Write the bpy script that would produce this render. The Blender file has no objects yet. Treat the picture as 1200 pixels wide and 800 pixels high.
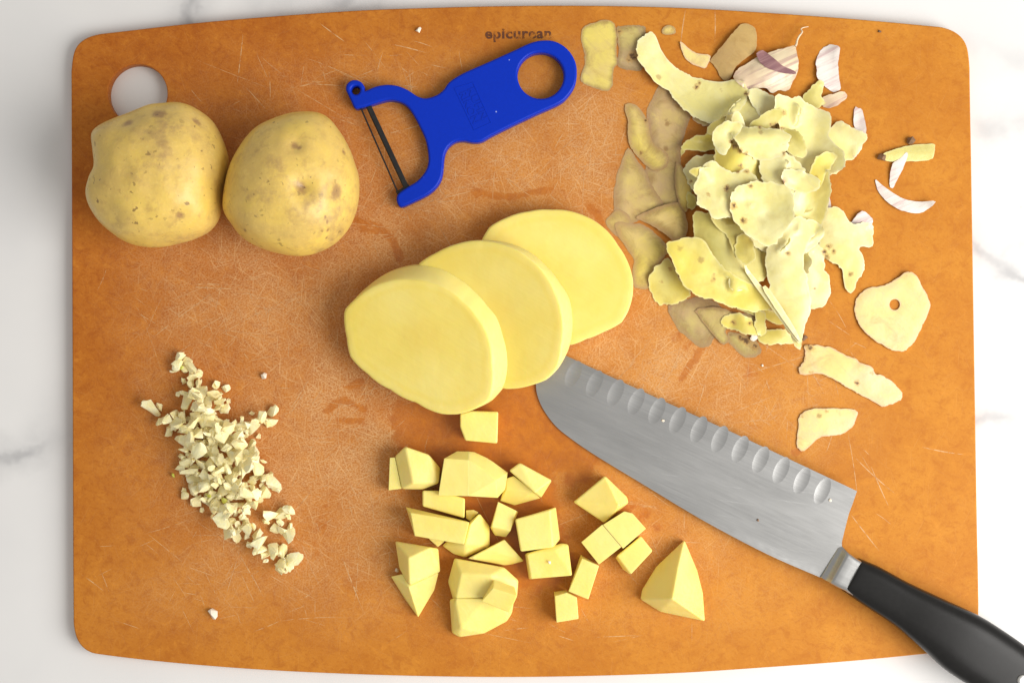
import bpy, bmesh, math, random
import numpy as np
from mathutils import Vector, Matrix
from mathutils.geometry import delaunay_2d_cdt
from mathutils import noise as mnoise

random.seed(7)
rng = np.random.default_rng(7)
SC = bpy.context.scene
COL = SC.collection
MM = 0.001

# ------------------------------------------------------------------ camera
# z = 0 is the top of the cutting board.  One photo pixel is 0.42 mm on the board.
S = 0.42
DIST = 0.700
TILT = math.radians(1.2)
cam_d = bpy.data.cameras.new('camera')
cam_d.lens = 50.0
cam_d.sensor_width = 36.0
cam_d.clip_start = 0.01
cam_d.clip_end = 20.0
cam = bpy.data.objects.new('camera', cam_d)
COL.objects.link(cam)
cam.location = (0, -DIST * math.sin(TILT), DIST * math.cos(TILT))
cam.rotation_euler = (TILT, 0, 0)
SC.camera = cam
CAM = np.array(cam.location)
_c, _s = math.cos(TILT), math.sin(TILT)

# ------------------------------------------------------------------ light
W = bpy.data.worlds.new('World')
SC.world = W
W.use_nodes = True
W.node_tree.nodes['Background'].inputs['Color'].default_value = (1.0, 0.975, 0.94, 1)
W.node_tree.nodes['Background'].inputs['Strength'].default_value = 0.47


def area(name, loc, target, size, power, col):
    d = bpy.data.lights.new(name, 'AREA')
    d.shape = 'RECTANGLE'
    d.size, d.size_y = size
    d.energy = power
    d.color = col
    o = bpy.data.objects.new(name, d)
    COL.objects.link(o)
    o.location = loc
    o.rotation_euler = (Vector(target) - Vector(loc)).to_track_quat('-Z', 'Y').to_euler()
    return o


area('window_light', (0.83, -0.30, 0.70), (0, 0, 0), (0.85, 0.85), 18.2, (1.0, 0.975, 0.94))
SC.view_settings.view_transform = 'Standard'
SC.view_settings.look = 'None'
SC.view_settings.exposure = 0.0
SC.view_settings.gamma = 1.0


def px(x, y, z=0.0):
    """photo pixel (1200x800) -> world point on the horizontal plane z (mm above the board)"""
    k = 36.0 / 50.0 / 1200.0
    dx, dy, dz = (x - 600) * k, (400 - y) * k, -1.0
    d = np.array([dx, dy * _c - dz * _s, dy * _s + dz * _c])
    t = (z * MM - CAM[2]) / d[2]
    return CAM + d * t


def pxs(pts, z=0.0):
    return [px(p[0], p[1], p[2] if len(p) > 2 else z) for p in pts]


# ------------------------------------------------------------------ small tools
def link(name, me, mat=None, parent=None, smooth=False):
    o = bpy.data.objects.new(name, me)
    COL.objects.link(o)
    if mat is not None and not me.materials:
        for m in (mat if isinstance(mat, (list, tuple)) else [mat]):
            me.materials.append(m)
    if parent is not None:
        o.parent = parent
    if smooth:
        me.polygons.foreach_set('use_smooth', [True] * len(me.polygons))
    return o


def tag(o, label, cat, group=None, kind=None):
    o['label'] = label
    o['category'] = cat
    if group:
        o['group'] = group
    if kind:
        o['kind'] = kind
    return o


def empty(name, loc):
    o = bpy.data.objects.new(name, None)
    o.empty_display_size = 0.01
    COL.objects.link(o)
    o.location = loc
    return o


def mesh(name, v, f):
    me = bpy.data.meshes.new(name)
    me.from_pydata([tuple(p) for p in v], [], [tuple(q) for q in f])
    me.update()
    return me


def recentre(o):
    """put an object's origin at the base of its own mesh"""
    me = o.data
    n = len(me.vertices)
    a = np.empty(n * 3)
    me.vertices.foreach_get('co', a)
    a = a.reshape(-1, 3)
    c = np.array([(a[:, 0].min() + a[:, 0].max()) / 2, (a[:, 1].min() + a[:, 1].max()) / 2, a[:, 2].min()])
    me.vertices.foreach_set('co', (a - c).ravel())
    me.update()
    o.location = Vector(c) + o.location
    return o


def catmull(pts, n=6, closed=True):
    P = [np.array(p, float) for p in pts]
    N = len(P)
    out = []
    rngi = range(N) if closed else range(N - 1)
    for i in rngi:
        p0 = P[(i - 1) % N] if closed or i > 0 else P[i]
        p1 = P[i]
        p2 = P[(i + 1) % N]
        p3 = P[(i + 2) % N] if closed or i + 2 < N else P[(i + 1) % N]
        for j in range(n):
            t = j / n
            out.append(0.5 * ((2 * p1) + (-p0 + p2) * t + (2 * p0 - 5 * p1 + 4 * p2 - p3) * t * t
                              + (-p0 + 3 * p1 - 3 * p2 + p3) * t ** 3))
    if not closed:
        out.append(P[-1])
    return out


def area2(p):
    return 0.5 * sum(p[i][0] * p[(i + 1) % len(p)][1] - p[(i + 1) % len(p)][0] * p[i][1] for i in range(len(p)))


def ccw(p):
    return list(p) if area2(p) > 0 else list(reversed(p))


def resample(p, step):
    p = [np.array(q[:2], float) for q in p]
    out = []
    for i in range(len(p)):
        a, b = p[i], p[(i + 1) % len(p)]
        L = np.linalg.norm(b - a)
        n = max(1, int(round(L / step)))
        for j in range(n):
            out.append(a + (b - a) * j / n)
    return out


def inside(P, poly):
    """vectorised point in polygon"""
    P = np.asarray(P)
    x, y = P[:, 0], P[:, 1]
    r = np.zeros(len(P), bool)
    q = np.asarray([a[:2] for a in poly])
    j = len(q) - 1
    for i in range(len(q)):
        xi, yi, xj, yj = q[i, 0], q[i, 1], q[j, 0], q[j, 1]
        if yi != yj:
            c = ((yi > y) != (yj > y)) & (x < (xj - xi) * (y - yi) / (yj - yi) + xi)
            r ^= c
        j = i
    return r


def edge_dist(P, poly):
    P = np.asarray(P)
    q = np.asarray([a[:2] for a in poly])
    d = np.full(len(P), 1e9)
    for i in range(len(q)):
        a, b = q[i], q[(i + 1) % len(q)]
        ab = b - a
        t = np.clip(((P - a) @ ab) / max(1e-12, ab @ ab), 0, 1)
        d = np.minimum(d, np.linalg.norm(P - a - t[:, None] * ab, axis=1))
    return d


def offset_poly(p, d):
    """inset a ccw polygon by d"""
    n = len(p)
    out = []
    for i in range(n):
        a, b, c = p[(i - 1) % n], p[i], p[(i + 1) % n]
        e1, e2 = b - a, c - b
        n1 = np.array([-e1[1], e1[0]]) / (np.linalg.norm(e1) + 1e-12)
        n2 = np.array([-e2[1], e2[0]]) / (np.linalg.norm(e2) + 1e-12)
        m = n1 + n2
        l = np.linalg.norm(m)
        m = m / l if l > 1e-6 else n1
        k = max(0.5, m @ n1)
        out.append(b + m * d / k)
    return out


def triangulate(loops, interior=None):
    """loops: first is outline, others holes (lists of 2D). returns verts2d, tris, keeping the loop order"""
    vs, es = [], []
    for lp in loops:
        s = len(vs)
        vs += [Vector((float(q[0]) * 1000, float(q[1]) * 1000)) for q in lp]
        es += [(s + i, s + (i + 1) % len(lp)) for i in range(len(lp))]
    nb = len(vs)
    if interior is not None:
        vs += [Vector((float(q[0]) * 1000, float(q[1]) * 1000)) for q in interior]
    r = delaunay_2d_cdt(vs, es, [], 0, 1e-7)
    V = np.array([(v[0], v[1]) for v in r[0]]) / 1000
    T = np.array([f for f in r[2]])
    cen = V[T].mean(axis=1)
    ok = inside(cen, loops[0])
    for h in loops[1:]:
        ok &= ~inside(cen, h)
    T = T[ok]
    # ccw
    a, b, c = V[T[:, 0]], V[T[:, 1]], V[T[:, 2]]
    cr = (b[:, 0] - a[:, 0]) * (c[:, 1] - a[:, 1]) - (b[:, 1] - a[:, 1]) * (c[:, 0] - a[:, 0])
    T[cr < 0] = T[cr < 0][:, ::-1]
    T = T[np.abs(cr) > 1e-14]
    back = {}
    for new, old in enumerate(r[3]):
        for o in old:
            back[o] = new
    return V, T, [back.get(i, i) for i in range(nb)]


def extrude(name, outline, holes, z0, z1, bev, interior=None, zfun=None, bottom_bev=None):
    """solid plate with rounded rims. outline/holes are 2D world points, z in metres"""
    bb = bev * 0.6 if bottom_bev is None else bottom_bev
    outline = [np.array(q[:2]) for q in ccw(outline)]
    hl = [[np.array(q[:2]) for q in reversed(ccw(h))] for h in holes]
    loops = [outline] + hl
    V, F = [], []
    seg = 4
    top_loops, first = [], []
    for lp in loops:
        rings = []
        rings.append((offset_poly(lp, bb), z0))
        rings.append((lp, z0 + bb))
        for k in range(seg + 1):
            a = k / seg * math.pi / 2
            rings.append((offset_poly(lp, bev * (1 - math.cos(a))), z1 - bev * (1 - math.sin(a))))
        n = len(lp)
        s0 = len(V)
        for ring, z in rings:
            V += [(q[0], q[1], z) for q in ring]
        for r in range(len(rings) - 1):
            for i in range(n):
                j = (i + 1) % n
                F.append((s0 + r * n + i, s0 + r * n + j, s0 + (r + 1) * n + j, s0 + (r + 1) * n + i))
        first.append((s0, s0 + (len(rings) - 1) * n, n))
        top_loops.append(rings[-1][0])
    nside = len(F)
    for zz, up in ((z1, True), (z0, False)):
        lps = top_loops if up else [offset_poly(lp, bb) for lp in loops]
        v2, t2, bk = triangulate(lps, interior if up else None)
        idx = {}
        p = 0
        for (s0, st, n) in first:
            for i in range(n):
                idx[bk[p]] = (st if up else s0) + i
                p += 1
        mp = []
        for i, q in enumerate(v2):
            if i in idx:
                mp.append(idx[i])
            else:
                mp.append(len(V))
                V.append((q[0], q[1], zz))
        for t in t2:
            f = (mp[t[0]], mp[t[1]], mp[t[2]])
            if len(set(f)) == 3:
                F.append(f if up else f[::-1])
    if zfun is not None:
        V = [(a, b, c + zfun(a, b)) for a, b, c in V]
    me = mesh(name, V, F)
    me.polygons.foreach_set('use_smooth', [i < nside for i in range(len(me.polygons))])
    return me


def set_attr(me, name, vals):
    a = me.attributes.new(name, 'FLOAT', 'POINT')
    a.data.foreach_set('value', np.asarray(vals, dtype=np.float32))


def fbm(x, y, z=0.0, o=4):
    return mnoise.fractal(Vector((x, y, z)), 1.0, 2.0, o)


# ------------------------------------------------------------------ material graph helper
class G:
    def __init__(self, name):
        self.m = bpy.data.materials.new(name)
        self.m.use_nodes = True
        self.t = self.m.node_tree
        self.b = self.t.nodes['Principled BSDF']
        self.out = self.t.nodes['Material Output']
        self._co = None

    def n(self, kind, **kw):
        nd = self.t.nodes.new(kind)
        for k, v in kw.items():
            setattr(nd, k, v)
        return nd

    def put(self, sock, v):
        if isinstance(v, bpy.types.NodeSocket):
            self.t.links.new(v, sock)
        elif isinstance(v, (tuple, list)) and len(v) == 3 and sock.type == 'RGBA':
            sock.default_value = (*v, 1)
        else:
            sock.default_value = v

    def co(self):
        if self._co is None:
            self._co = self.n('ShaderNodeTexCoord').outputs['Object']
        return self._co

    def math(self, op, a, b=0.0, c=None, clamp=False):
        nd = self.n('ShaderNodeMath', operation=op, use_clamp=clamp)
        self.put(nd.inputs[0], a)
        self.put(nd.inputs[1], b)
        if c is not None:
            self.put(nd.inputs[2], c)
        return nd.outputs[0]

    def vmath(self, op, a, b):
        nd = self.n('ShaderNodeVectorMath', operation=op)
        self.put(nd.inputs[0], a)
        self.put(nd.inputs[1], b)
        return nd.outputs['Value'] if op in ('DOT_PRODUCT', 'LENGTH', 'DISTANCE') else nd.outputs[0]

    def mapping(self, v, scale=(1, 1, 1), rot=(0, 0, 0), loc=(0, 0, 0)):
        if any(rot):
            r0 = self.n('ShaderNodeMapping')
            self.put(r0.inputs['Vector'], v)
            r0.inputs['Rotation'].default_value = rot
            v = r0.outputs[0]
        nd = self.n('ShaderNodeMapping')
        self.put(nd.inputs['Vector'], v)
        nd.inputs['Scale'].default_value = scale
        nd.inputs['Location'].default_value = loc
        return nd.outputs[0]

    def noise(self, scale, detail=3.0, rough=0.55, vec=None, dist=0.0, col=False):
        nd = self.n('ShaderNodeTexNoise')
        self.put(nd.inputs['Vector'], vec if vec is not None else self.co())
        nd.inputs['Scale'].default_value = scale
        nd.inputs['Detail'].default_value = detail
        nd.inputs['Roughness'].default_value = rough
        nd.inputs['Distortion'].default_value = dist
        return nd.outputs['Color' if col else 'Fac']

    def vor(self, scale, vec=None, out='Distance', feature='F1', rand=1.0):
        nd = self.n('ShaderNodeTexVoronoi', feature=feature)
        self.put(nd.inputs['Vector'], vec if vec is not None else self.co())
        nd.inputs['Scale'].default_value = scale
        nd.inputs['Randomness'].default_value = rand
        return nd.outputs[out]

    def step(self, v, a, b, lo=0.0, hi=1.0):
        nd = self.n('ShaderNodeMapRange', interpolation_type='SMOOTHSTEP')
        self.put(nd.inputs[0], v)
        nd.inputs[1].default_value = a
        nd.inputs[2].default_value = b
        nd.inputs[3].default_value = lo
        nd.inputs[4].default_value = hi
        return nd.outputs[0]

    def mix(self, f, a, b, mode='MIX'):
        nd = self.n('ShaderNodeMix', data_type='RGBA', blend_type=mode)
        self.put(nd.inputs['Factor'], f)
        self.put(nd.inputs['A'], a) if False else self.put(nd.inputs[6], a)
        self.put(nd.inputs[7], b)
        return nd.outputs[2]

    def attr(self, name):
        return self.n('ShaderNodeAttribute', attribute_name=name).outputs['Fac']

    def rand(self):
        return self.n('ShaderNodeObjectInfo').outputs['Random']

    def bump(self, h, strength, dist):
        nd = self.n('ShaderNodeBump')
        self.put(nd.inputs['Height'], h)
        nd.inputs['Strength'].default_value = strength
        nd.inputs['Distance'].default_value = dist
        self.t.links.new(nd.outputs[0], self.b.inputs['Normal'])
        return nd

    def set(self, **kw):
        for k, v in kw.items():
            self.put(self.b.inputs[k.replace('_', ' ')], v)
        return self

    def sss(self, w, r, scale):
        self.b.inputs['Subsurface Weight'].default_value = w
        self.b.inputs['Subsurface Radius'].default_value = r
        self.b.inputs['Subsurface Scale'].default_value = scale

    def jitter(self):
        """object coordinates shifted per object so that copies differ"""
        r = self.rand()
        off = self.math('MULTIPLY', r, 3.7)
        c = self.n('ShaderNodeCombineXYZ')
        self.put(c.inputs[0], off)
        self.put(c.inputs[1], off)
        self.put(c.inputs[2], off)
        return self.vmath('ADD', self.co(), c.outputs[0])


# ------------------------------------------------------------------ materials
def mat_marble():
    g = G('white_marble')
    co = g.co()
    cloud = g.noise(7.0, 4, 0.6)
    base = g.mix(g.step(cloud, 0.35, 0.75), (0.785, 0.775, 0.76), (0.725, 0.72, 0.715))
    warp = g.math('SUBTRACT', g.noise(14.0, 5, 0.6), 0.5)
    warp2 = g.math('SUBTRACT', g.noise(60.0, 3, 0.6), 0.5)
    w = g.math('MULTIPLY_ADD', warp, 0.055, g.math('MULTIPLY', warp2, 0.008))
    brk = g.noise(28.0, 3, 0.6)
    veins = [((1130, 268), (1240, 345), 2.6, 0.5), ((1120, 478), (1240, 492), 3.2, 0.5), ((1150, 300), (1230, 250), 2.0, 0.25),
             ((-40, 545), (84, 512), 2.6, 0.6), ((30, 505), (120, 520), 5.5, 0.3), ((205, 40), (245, -40), 3.4, 0.6),
             ((280, 22), (470, -6), 5.0, 0.32), ((1130, 150), (1240, 128), 4.0, 0.3), ((370, 8), (420, -30), 3.4, 0.5),
             ((1110, 40), (1230, 70), 5.0, 0.2), ((1150, 590), (1230, 640), 4.0, 0.12)]
    fac = None
    for a, b, wid, st in veins:
        A, B = px(*a, -6.4), px(*b, -6.4)
        d = (B - A)[:2]
        L = np.linalg.norm(d)
        d = d / L
        rel = g.vmath('SUBTRACT', co, (A[0], A[1], 0))
        u = g.vmath('DOT_PRODUCT', rel, (d[0], d[1], 0))
        v = g.vmath('DOT_PRODUCT', rel, (-d[1], d[0], 0))
        dv = g.math('ABSOLUTE', g.math('ADD', v, w))
        core = g.math('MULTIPLY', g.step(dv, wid * 1.9e-3, 0.0), 0.8)
        halo = g.math('MULTIPLY', g.step(dv, wid * 6e-3, 0.0), 0.42)
        m1 = g.step(u, -0.008, 0.010)
        m2 = g.step(u, L + 0.008, L - 0.010)
        f = g.math('MULTIPLY', g.math('ADD', g.math('MULTIPLY', core, g.step(brk, 0.38, 0.6)), halo),
                   g.math('MULTIPLY', g.math('MULTIPLY', m1, m2), st))
        fac = f if fac is None else g.math('MAXIMUM', fac, f)
    pit = g.step(g.vor(26.0), 0.035, 0.02)
    pit = g.math('MULTIPLY', pit, 0.35)
    c = g.mix(fac, base, (0.30, 0.30, 0.31))
    c = g.mix(pit, c, (0.35, 0.34, 0.33))
    g.set(Base_Color=c, Roughness=0.38)
    g.b.inputs['Specular IOR Level'].default_value = 0.35
    return g.m


def mat_board():
    g = G('pressed_fibre_board')
    wear = g.attr('wear')
    wet = g.attr('wet')
    blotch = g.noise(20.0, 6, 0.68)
    blotch2 = g.noise(150.0, 6, 0.70, dist=0.6)
    fib = g.noise(1.0, 3, 0.65, vec=g.mapping(g.co(), (420, 700, 1), (0, 0, 0.4)))
    fib2 = g.noise(1300.0, 3, 0.7)
    shade_wear = g.attr('shade_wear')
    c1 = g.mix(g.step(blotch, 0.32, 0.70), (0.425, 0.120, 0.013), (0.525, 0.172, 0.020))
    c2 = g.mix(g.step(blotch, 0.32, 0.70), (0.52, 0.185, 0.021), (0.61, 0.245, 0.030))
    c = g.mix(shade_wear, c2, c1)  # lit-side and shaded-side board tones: light painted into the colour
    c = g.mix(g.math('MULTIPLY', g.step(blotch2, 0.48, 0.66), 0.62), c, g.mix(shade_wear, (0.46, 0.150, 0.018), (0.35, 0.085, 0.010)))
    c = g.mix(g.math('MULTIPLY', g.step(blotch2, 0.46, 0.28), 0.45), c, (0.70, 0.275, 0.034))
    c = g.mix(g.math('MULTIPLY', g.step(fib, 0.50, 0.68), 0.45), c, g.mix(shade_wear, (0.46, 0.150, 0.015), (0.34, 0.085, 0.010)))
    c = g.mix(g.math('MULTIPLY', g.step(fib2, 0.53, 0.72), 0.26), c, (0.74, 0.330, 0.055))
    # fine knife hatching: stretched noise in several directions
    sc = None
    for i, ang in enumerate((0.35, 0.62, 0.9, 1.25, 1.62, 2.05, 2.45, 2.85)):
        v = g.mapping(g.co(), (45, 1500, 1), (0, 0, ang), (0.37 * i, 0.11 * i, 0))
        nz = g.noise(1.0, 2, 0.5, vec=v, dist=0.15)
        ln = g.step(nz, 0.625, 0.74)
        sc = ln if sc is None else g.math('MAXIMUM', sc, ln)
    # worn, whitened fibre
    patch = g.noise(38.0, 4, 0.62)
    wm = g.math('MULTIPLY', wear, g.step(patch, 0.25, 0.68, 0.35, 1.0))
    speck = g.noise(1150.0, 4, 0.8)
    haze = g.math('MULTIPLY', wm, g.step(speck, 0.40, 0.60, 0.12, 1.0))
    c = g.mix(haze, c, (0.68, 0.385, 0.170))
    c = g.mix(g.math('MULTIPLY', g.math('MULTIPLY', sc, 0.42), g.step(wm, 0.02, 0.65, 0.10, 1.0)), c, (0.86, 0.57, 0.28))
    # wet film: deep saturated orange with a broken edge
    we = g.math('ADD', wet, g.math('MULTIPLY', g.math('SUBTRACT', g.noise(150.0, 6, 0.7), 0.5), 1.15))
    wf = g.step(we, 0.44, 0.62)
    wc = g.mix(g.step(blotch2, 0.3, 0.7), (0.53, 0.160, 0.005), (0.42, 0.112, 0.005))
    wc = g.mix(g.math('MULTIPLY', g.step(fib, 0.5, 0.75), 0.35), wc, (0.36, 0.09, 0.008))
    c = g.mix(g.math('MULTIPLY', wf, 0.74), c, wc)
    ro = g.math('SUBTRACT', g.math('MULTIPLY_ADD', wm, 0.12, 0.52), g.math('MULTIPLY', wf, 0.22))
    g.set(Base_Color=c, Roughness=ro)
    g.put(g.b.inputs['Specular IOR Level'], g.math('MULTIPLY_ADD', wf, 0.28, 0.13))
    h = g.math('SUBTRACT', g.math('MULTIPLY', fib2, 0.35), g.math('MULTIPLY', sc, 0.6))
    g.bump(h, 0.35, 0.00012)
    return g.m


def mat_simple(name, col, rough, var=0.12, scale=300.0, spec=0.5, metal=0.0):
    g = G(name)
    nz = g.noise(scale, 3)
    c = g.mix(nz, tuple(x * (1 - var) for x in col), tuple(min(1, x * (1 + var)) for x in col))
    g.set(Base_Color=c, Roughness=rough, Metallic=metal)
    g.b.inputs['Specular IOR Level'].default_value = spec
    return g


def mat_skin():
    g = G('potato_skin')
    co = g.jitter()
    eye = g.attr('eye')
    n1 = g.noise(38.0, 5, 0.62, vec=co)
    n2 = g.noise(150.0, 4, 0.65, vec=co)
    n3 = g.noise(700.0, 3, 0.6, vec=co)
    c = g.mix(g.step(n1, 0.32, 0.66), (0.80, 0.56, 0.115), (0.68, 0.465, 0.125))
    c = g.mix(g.math('MULTIPLY', g.step(n2, 0.50, 0.74), 0.50), c, (0.44, 0.265, 0.085))
    c = g.mix(g.math('MULTIPLY', g.step(n3, 0.5, 0.75), 0.35), c, (0.86, 0.63, 0.19))
    rp = g.noise(22.0, 5, 0.65, vec=g.vmath('ADD', co, (5.2, 1.3, 0.2)))
    c = g.mix(g.math('MULTIPLY', g.math('MULTIPLY', g.step(rp, 0.50, 0.68), g.step(n2, 0.36, 0.62)), 0.65), c, (0.36, 0.215, 0.10))
    # net-like russet scratches
    st = g.step(g.noise(1.0, 4, 0.7, vec=g.mapping(co, (260, 70, 120), (0.3, 0.4, 0.5))), 0.58, 0.72)
    c = g.mix(g.math('MULTIPLY', st, 0.32), c, (0.42, 0.25, 0.09))
    wv = g.vmath('ADD', co, g.vmath('MULTIPLY', g.noise(420.0, 2, 0.5, vec=co, col=True), (0.004, 0.004, 0.004)))
    dot = None
    for sc_, mx_, off_, dk in ((150.0, 0.22, 0.0, 0.75), (300.0, 0.30, 2.0, 0.6), (95.0, 0.15, 5.0, 0.9)):
        vv = g.vmath('ADD', wv, (off_, off_, off_))
        vd = g.vor(sc_, vec=vv)
        sep = g.n('ShaderNodeSeparateColor')
        g.put(sep.inputs[0], g.vor(sc_, vec=vv, out='Color'))
        rad = g.math('MULTIPLY_ADD', sep.outputs[0], mx_ * 1.6, -mx_ * 0.75)
        d_ = g.math('MULTIPLY', g.step(g.math('SUBTRACT', vd, rad), 0.03, -0.02), g.math('MULTIPLY_ADD', sep.outputs[1], dk * .7, dk * .3))
        dot = d_ if dot is None else g.math('MAXIMUM', dot, d_)
    c = g.mix(dot, c, (0.17, 0.085, 0.03))
    e = g.step(g.math('ADD', eye, g.math('MULTIPLY', g.math('SUBTRACT', n2, 0.5), 1.1)), 0.22, 0.85)
    c = g.mix(g.math('MULTIPLY', e, 0.80), c, (0.33, 0.18, 0.07))
    e2 = g.step(g.math('ADD', eye, g.math('MULTIPLY', g.math('SUBTRACT', n3, 0.5), 0.6)), 0.88, 1.08)
    c = g.mix(g.math('MULTIPLY', e2, 0.8), c, (0.13, 0.06, 0.03))
    g.set(Base_Color=c, Roughness=g.math('MULTIPLY_ADD', n2, 0.25, 0.28))
    g.b.inputs['Specular IOR Level'].default_value = 0.5
    g.sss(0.08, (1.0, 0.6, 0.2), 0.002)
    h = g.math('ADD', g.math('MULTIPLY', n2, 0.9), g.math('SUBTRACT', g.math('MULTIPLY', n3, 0.35), g.math('MULTIPLY', dot, 0.3)))
    g.bump(h, 0.35, 0.0006)
    return g.m


def mat_flesh(name, a, b, rough=0.42):
    g = G(name)
    co = g.jitter()
    n1 = g.noise(45.0, 3, 0.5, vec=co)
    n2 = g.noise(260.0, 3, 0.6, vec=co)
    r = g.rand()
    c = g.mix(g.step(n1, 0.3, 0.7), a, b)
    c = g.mix(g.math('MULTIPLY', r, 0.35), c, tuple(min(1, x * 1.04) for x in b))
    c = g.mix(g.math('MULTIPLY', g.step(n2, 0.55, 0.8), 0.18), c, tuple(min(1, x * 1.08) for x in a))
    g.set(Base_Color=c, Roughness=g.math('MULTIPLY_ADD', n2, 0.25, rough - 0.12))
    g.b.inputs['Specular IOR Level'].default_value = 0.30
    g.sss(0.38, (1.0, 0.72, 0.22), 0.004)
    st = g.noise(1.0, 2, 0.5, vec=g.mapping(co, (60, 900, 60), (0, 0, 0.9)))
    lo_ = g.noise(85.0, 3, 0.6, vec=g.vmath('ADD', co, (4, 4, 4)))
    g.bump(g.math('ADD', g.math('MULTIPLY', lo_, 5.0), g.math('ADD', g.math('MULTIPLY', n2, 0.8), g.math('MULTIPLY', st, 0.3))), 0.28, 0.0004)
    return g.m


def mat_slice():
    g = G('cut_potato_slice')
    co = g.jitter()
    n1 = g.noise(30.0, 3, 0.5, vec=co)
    n2 = g.noise(240.0, 3, 0.6, vec=co)
    ring = g.attr('ring')
    c = g.mix(g.step(n1, 0.3, 0.7), (0.875, 0.70, 0.155), (0.905, 0.755, 0.225))
    rg = g.math('ADD', ring, g.math('MULTIPLY', g.math('SUBTRACT', n1, 0.5), 0.16))
    band = g.math('MULTIPLY', g.step(rg, 0.80, 0.86), g.step(rg, 0.93, 0.87))
    c = g.mix(g.math('MULTIPLY', band, 0.24), c, (0.85, 0.66, 0.09))
    core = g.step(rg, 0.42, 0.12)
    c = g.mix(g.math('MULTIPLY', core, 0.28), c, (0.84, 0.62, 0.14))
    c = g.mix(g.step(g.attr('rim'), 0.2, 0.8), c, (0.92, 0.78, 0.25))
    g.set(Base_Color=c, Roughness=g.math('MULTIPLY_ADD', n2, 0.2, 0.34))
    g.b.inputs['Specular IOR Level'].default_value = 0.30
    g.sss(0.35, (1.0, 0.72, 0.22), 0.004)
    st = g.noise(1.0, 3, 0.5, vec=g.mapping(co, (14, 260, 14), (0, 0, 0.55)), dist=0.4)
    lo_ = g.noise(60.0, 3, 0.6, vec=g.vmath('ADD', co, (4, 4, 4)))
    g.bump(g.math('ADD', g.math('MULTIPLY', lo_, 3.0), g.math('ADD', g.math('MULTIPLY', n2, 0.6), st)), 0.30, 0.0005)
    return g.m


def mat_peel(name, a, b, spot=(0.33, 0.17, 0.05), spots=1.0, rough=0.33, trans=0.0, edge=(0.66, 0.50, 0.24), streak=0.65, edge_f=0.35):
    g = G(name)
    co = g.jitter()
    n1 = g.noise(42.0, 4, 0.6, vec=co)
    n2 = g.noise(190.0, 4, 0.65, vec=co)
    n3 = g.noise(650.0, 3, 0.6, vec=co)
    r = g.rand()
    c = g.mix(g.step(n1, 0.36, 0.64), a, b)
    n4 = g.noise(75.0, 5, 0.7, vec=g.vmath('ADD', co, (2, 7, 1)), dist=0.8)
    c = g.mix(g.math('MULTIPLY', g.step(n4, 0.48, 0.72), streak), c, tuple(x * q for x, q in zip(b, (0.84, 0.78, 0.62))))
    c = g.mix(g.math('MULTIPLY', g.step(n4, 0.46, 0.26), streak), c, tuple(min(0.93, x * 1.10) for x in a))
    lines = g.noise(1.0, 3, 0.6, vec=g.mapping(co, (45, 650, 45), (0, 0, 0.8)))
    c = g.mix(g.math('MULTIPLY', g.step(lines, 0.52, 0.74), streak * 0.45), c, tuple(x * 0.84 for x in b))
    ed = g.attr('edge')
    c = g.mix(g.math('MULTIPLY', g.step(g.math('ADD', ed, g.math('MULTIPLY', n2, 0.5)), 0.80, 1.35), edge_f), c, edge)
    vd = g.vor(95.0, vec=co)
    sep = g.n('ShaderNodeSeparateColor')
    g.put(sep.inputs[0], g.vor(95.0, vec=co, out='Color'))
    rad = g.math('MULTIPLY_ADD', sep.outputs[0], 0.42, -0.28)
    dd = g.math('SUBTRACT', g.math('ADD', vd, g.math('MULTIPLY', g.math('SUBTRACT', n3, 0.5), 0.22)), rad)
    c = g.mix(g.math('MULTIPLY', g.step(dd, 0.09, -0.03), 0.85 * spots), c, spot)
    p2 = g.noise(26.0, 3, 0.6, vec=g.vmath('ADD', co, (9, 2, 4)))
    c = g.mix(g.math('MULTIPLY', g.math('MULTIPLY', g.step(p2, 0.63, 0.74), g.step(n3, 0.3, 0.7)), 0.5 * spots), c, (0.58, 0.36, 0.13))
    ea = g.math('ADD', g.attr('eye'), g.math('MULTIPLY', g.math('SUBTRACT', n3, 0.5), 1.0))
    c = g.mix(g.math('MULTIPLY', g.step(ea, 0.28, 0.75), 0.7), c, (0.56, 0.33, 0.10))
    c = g.mix(g.math('MULTIPLY', g.step(ea, 0.66, 0.95), 0.9), c, (0.13, 0.06, 0.025))
    g.set(Base_Color=c, Roughness=g.math('MULTIPLY_ADD', n2, 0.25, rough - 0.1))
    g.b.inputs['Specular IOR Level'].default_value = 0.45
    g.sss(0.2, (1.0, 0.88, 0.6), 0.0010)
    g.bump(g.math('ADD', g.math('MULTIPLY', n2, 1.0), g.math('MULTIPLY', n3, 0.4)), 0.3, 0.0005)
    if trans > 0:
        tr = g.n('ShaderNodeBsdfTransparent')
        mx = g.n('ShaderNodeMixShader')
        f = g.math('MULTIPLY_ADD', g.step(g.math('ADD', ed, g.math('MULTIPLY', g.math('SUBTRACT', n4, 0.5), 1.2)), 0.05, 1.0), 0.58, trans)
        g.put(mx.inputs[0], f)
        g.t.links.new(g.b.outputs[0], mx.inputs[1])
        g.t.links.new(tr.outputs[0], mx.inputs[2])
        g.t.links.new(mx.outputs[0], g.out.inputs['Surface'])
    return g.m


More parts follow.
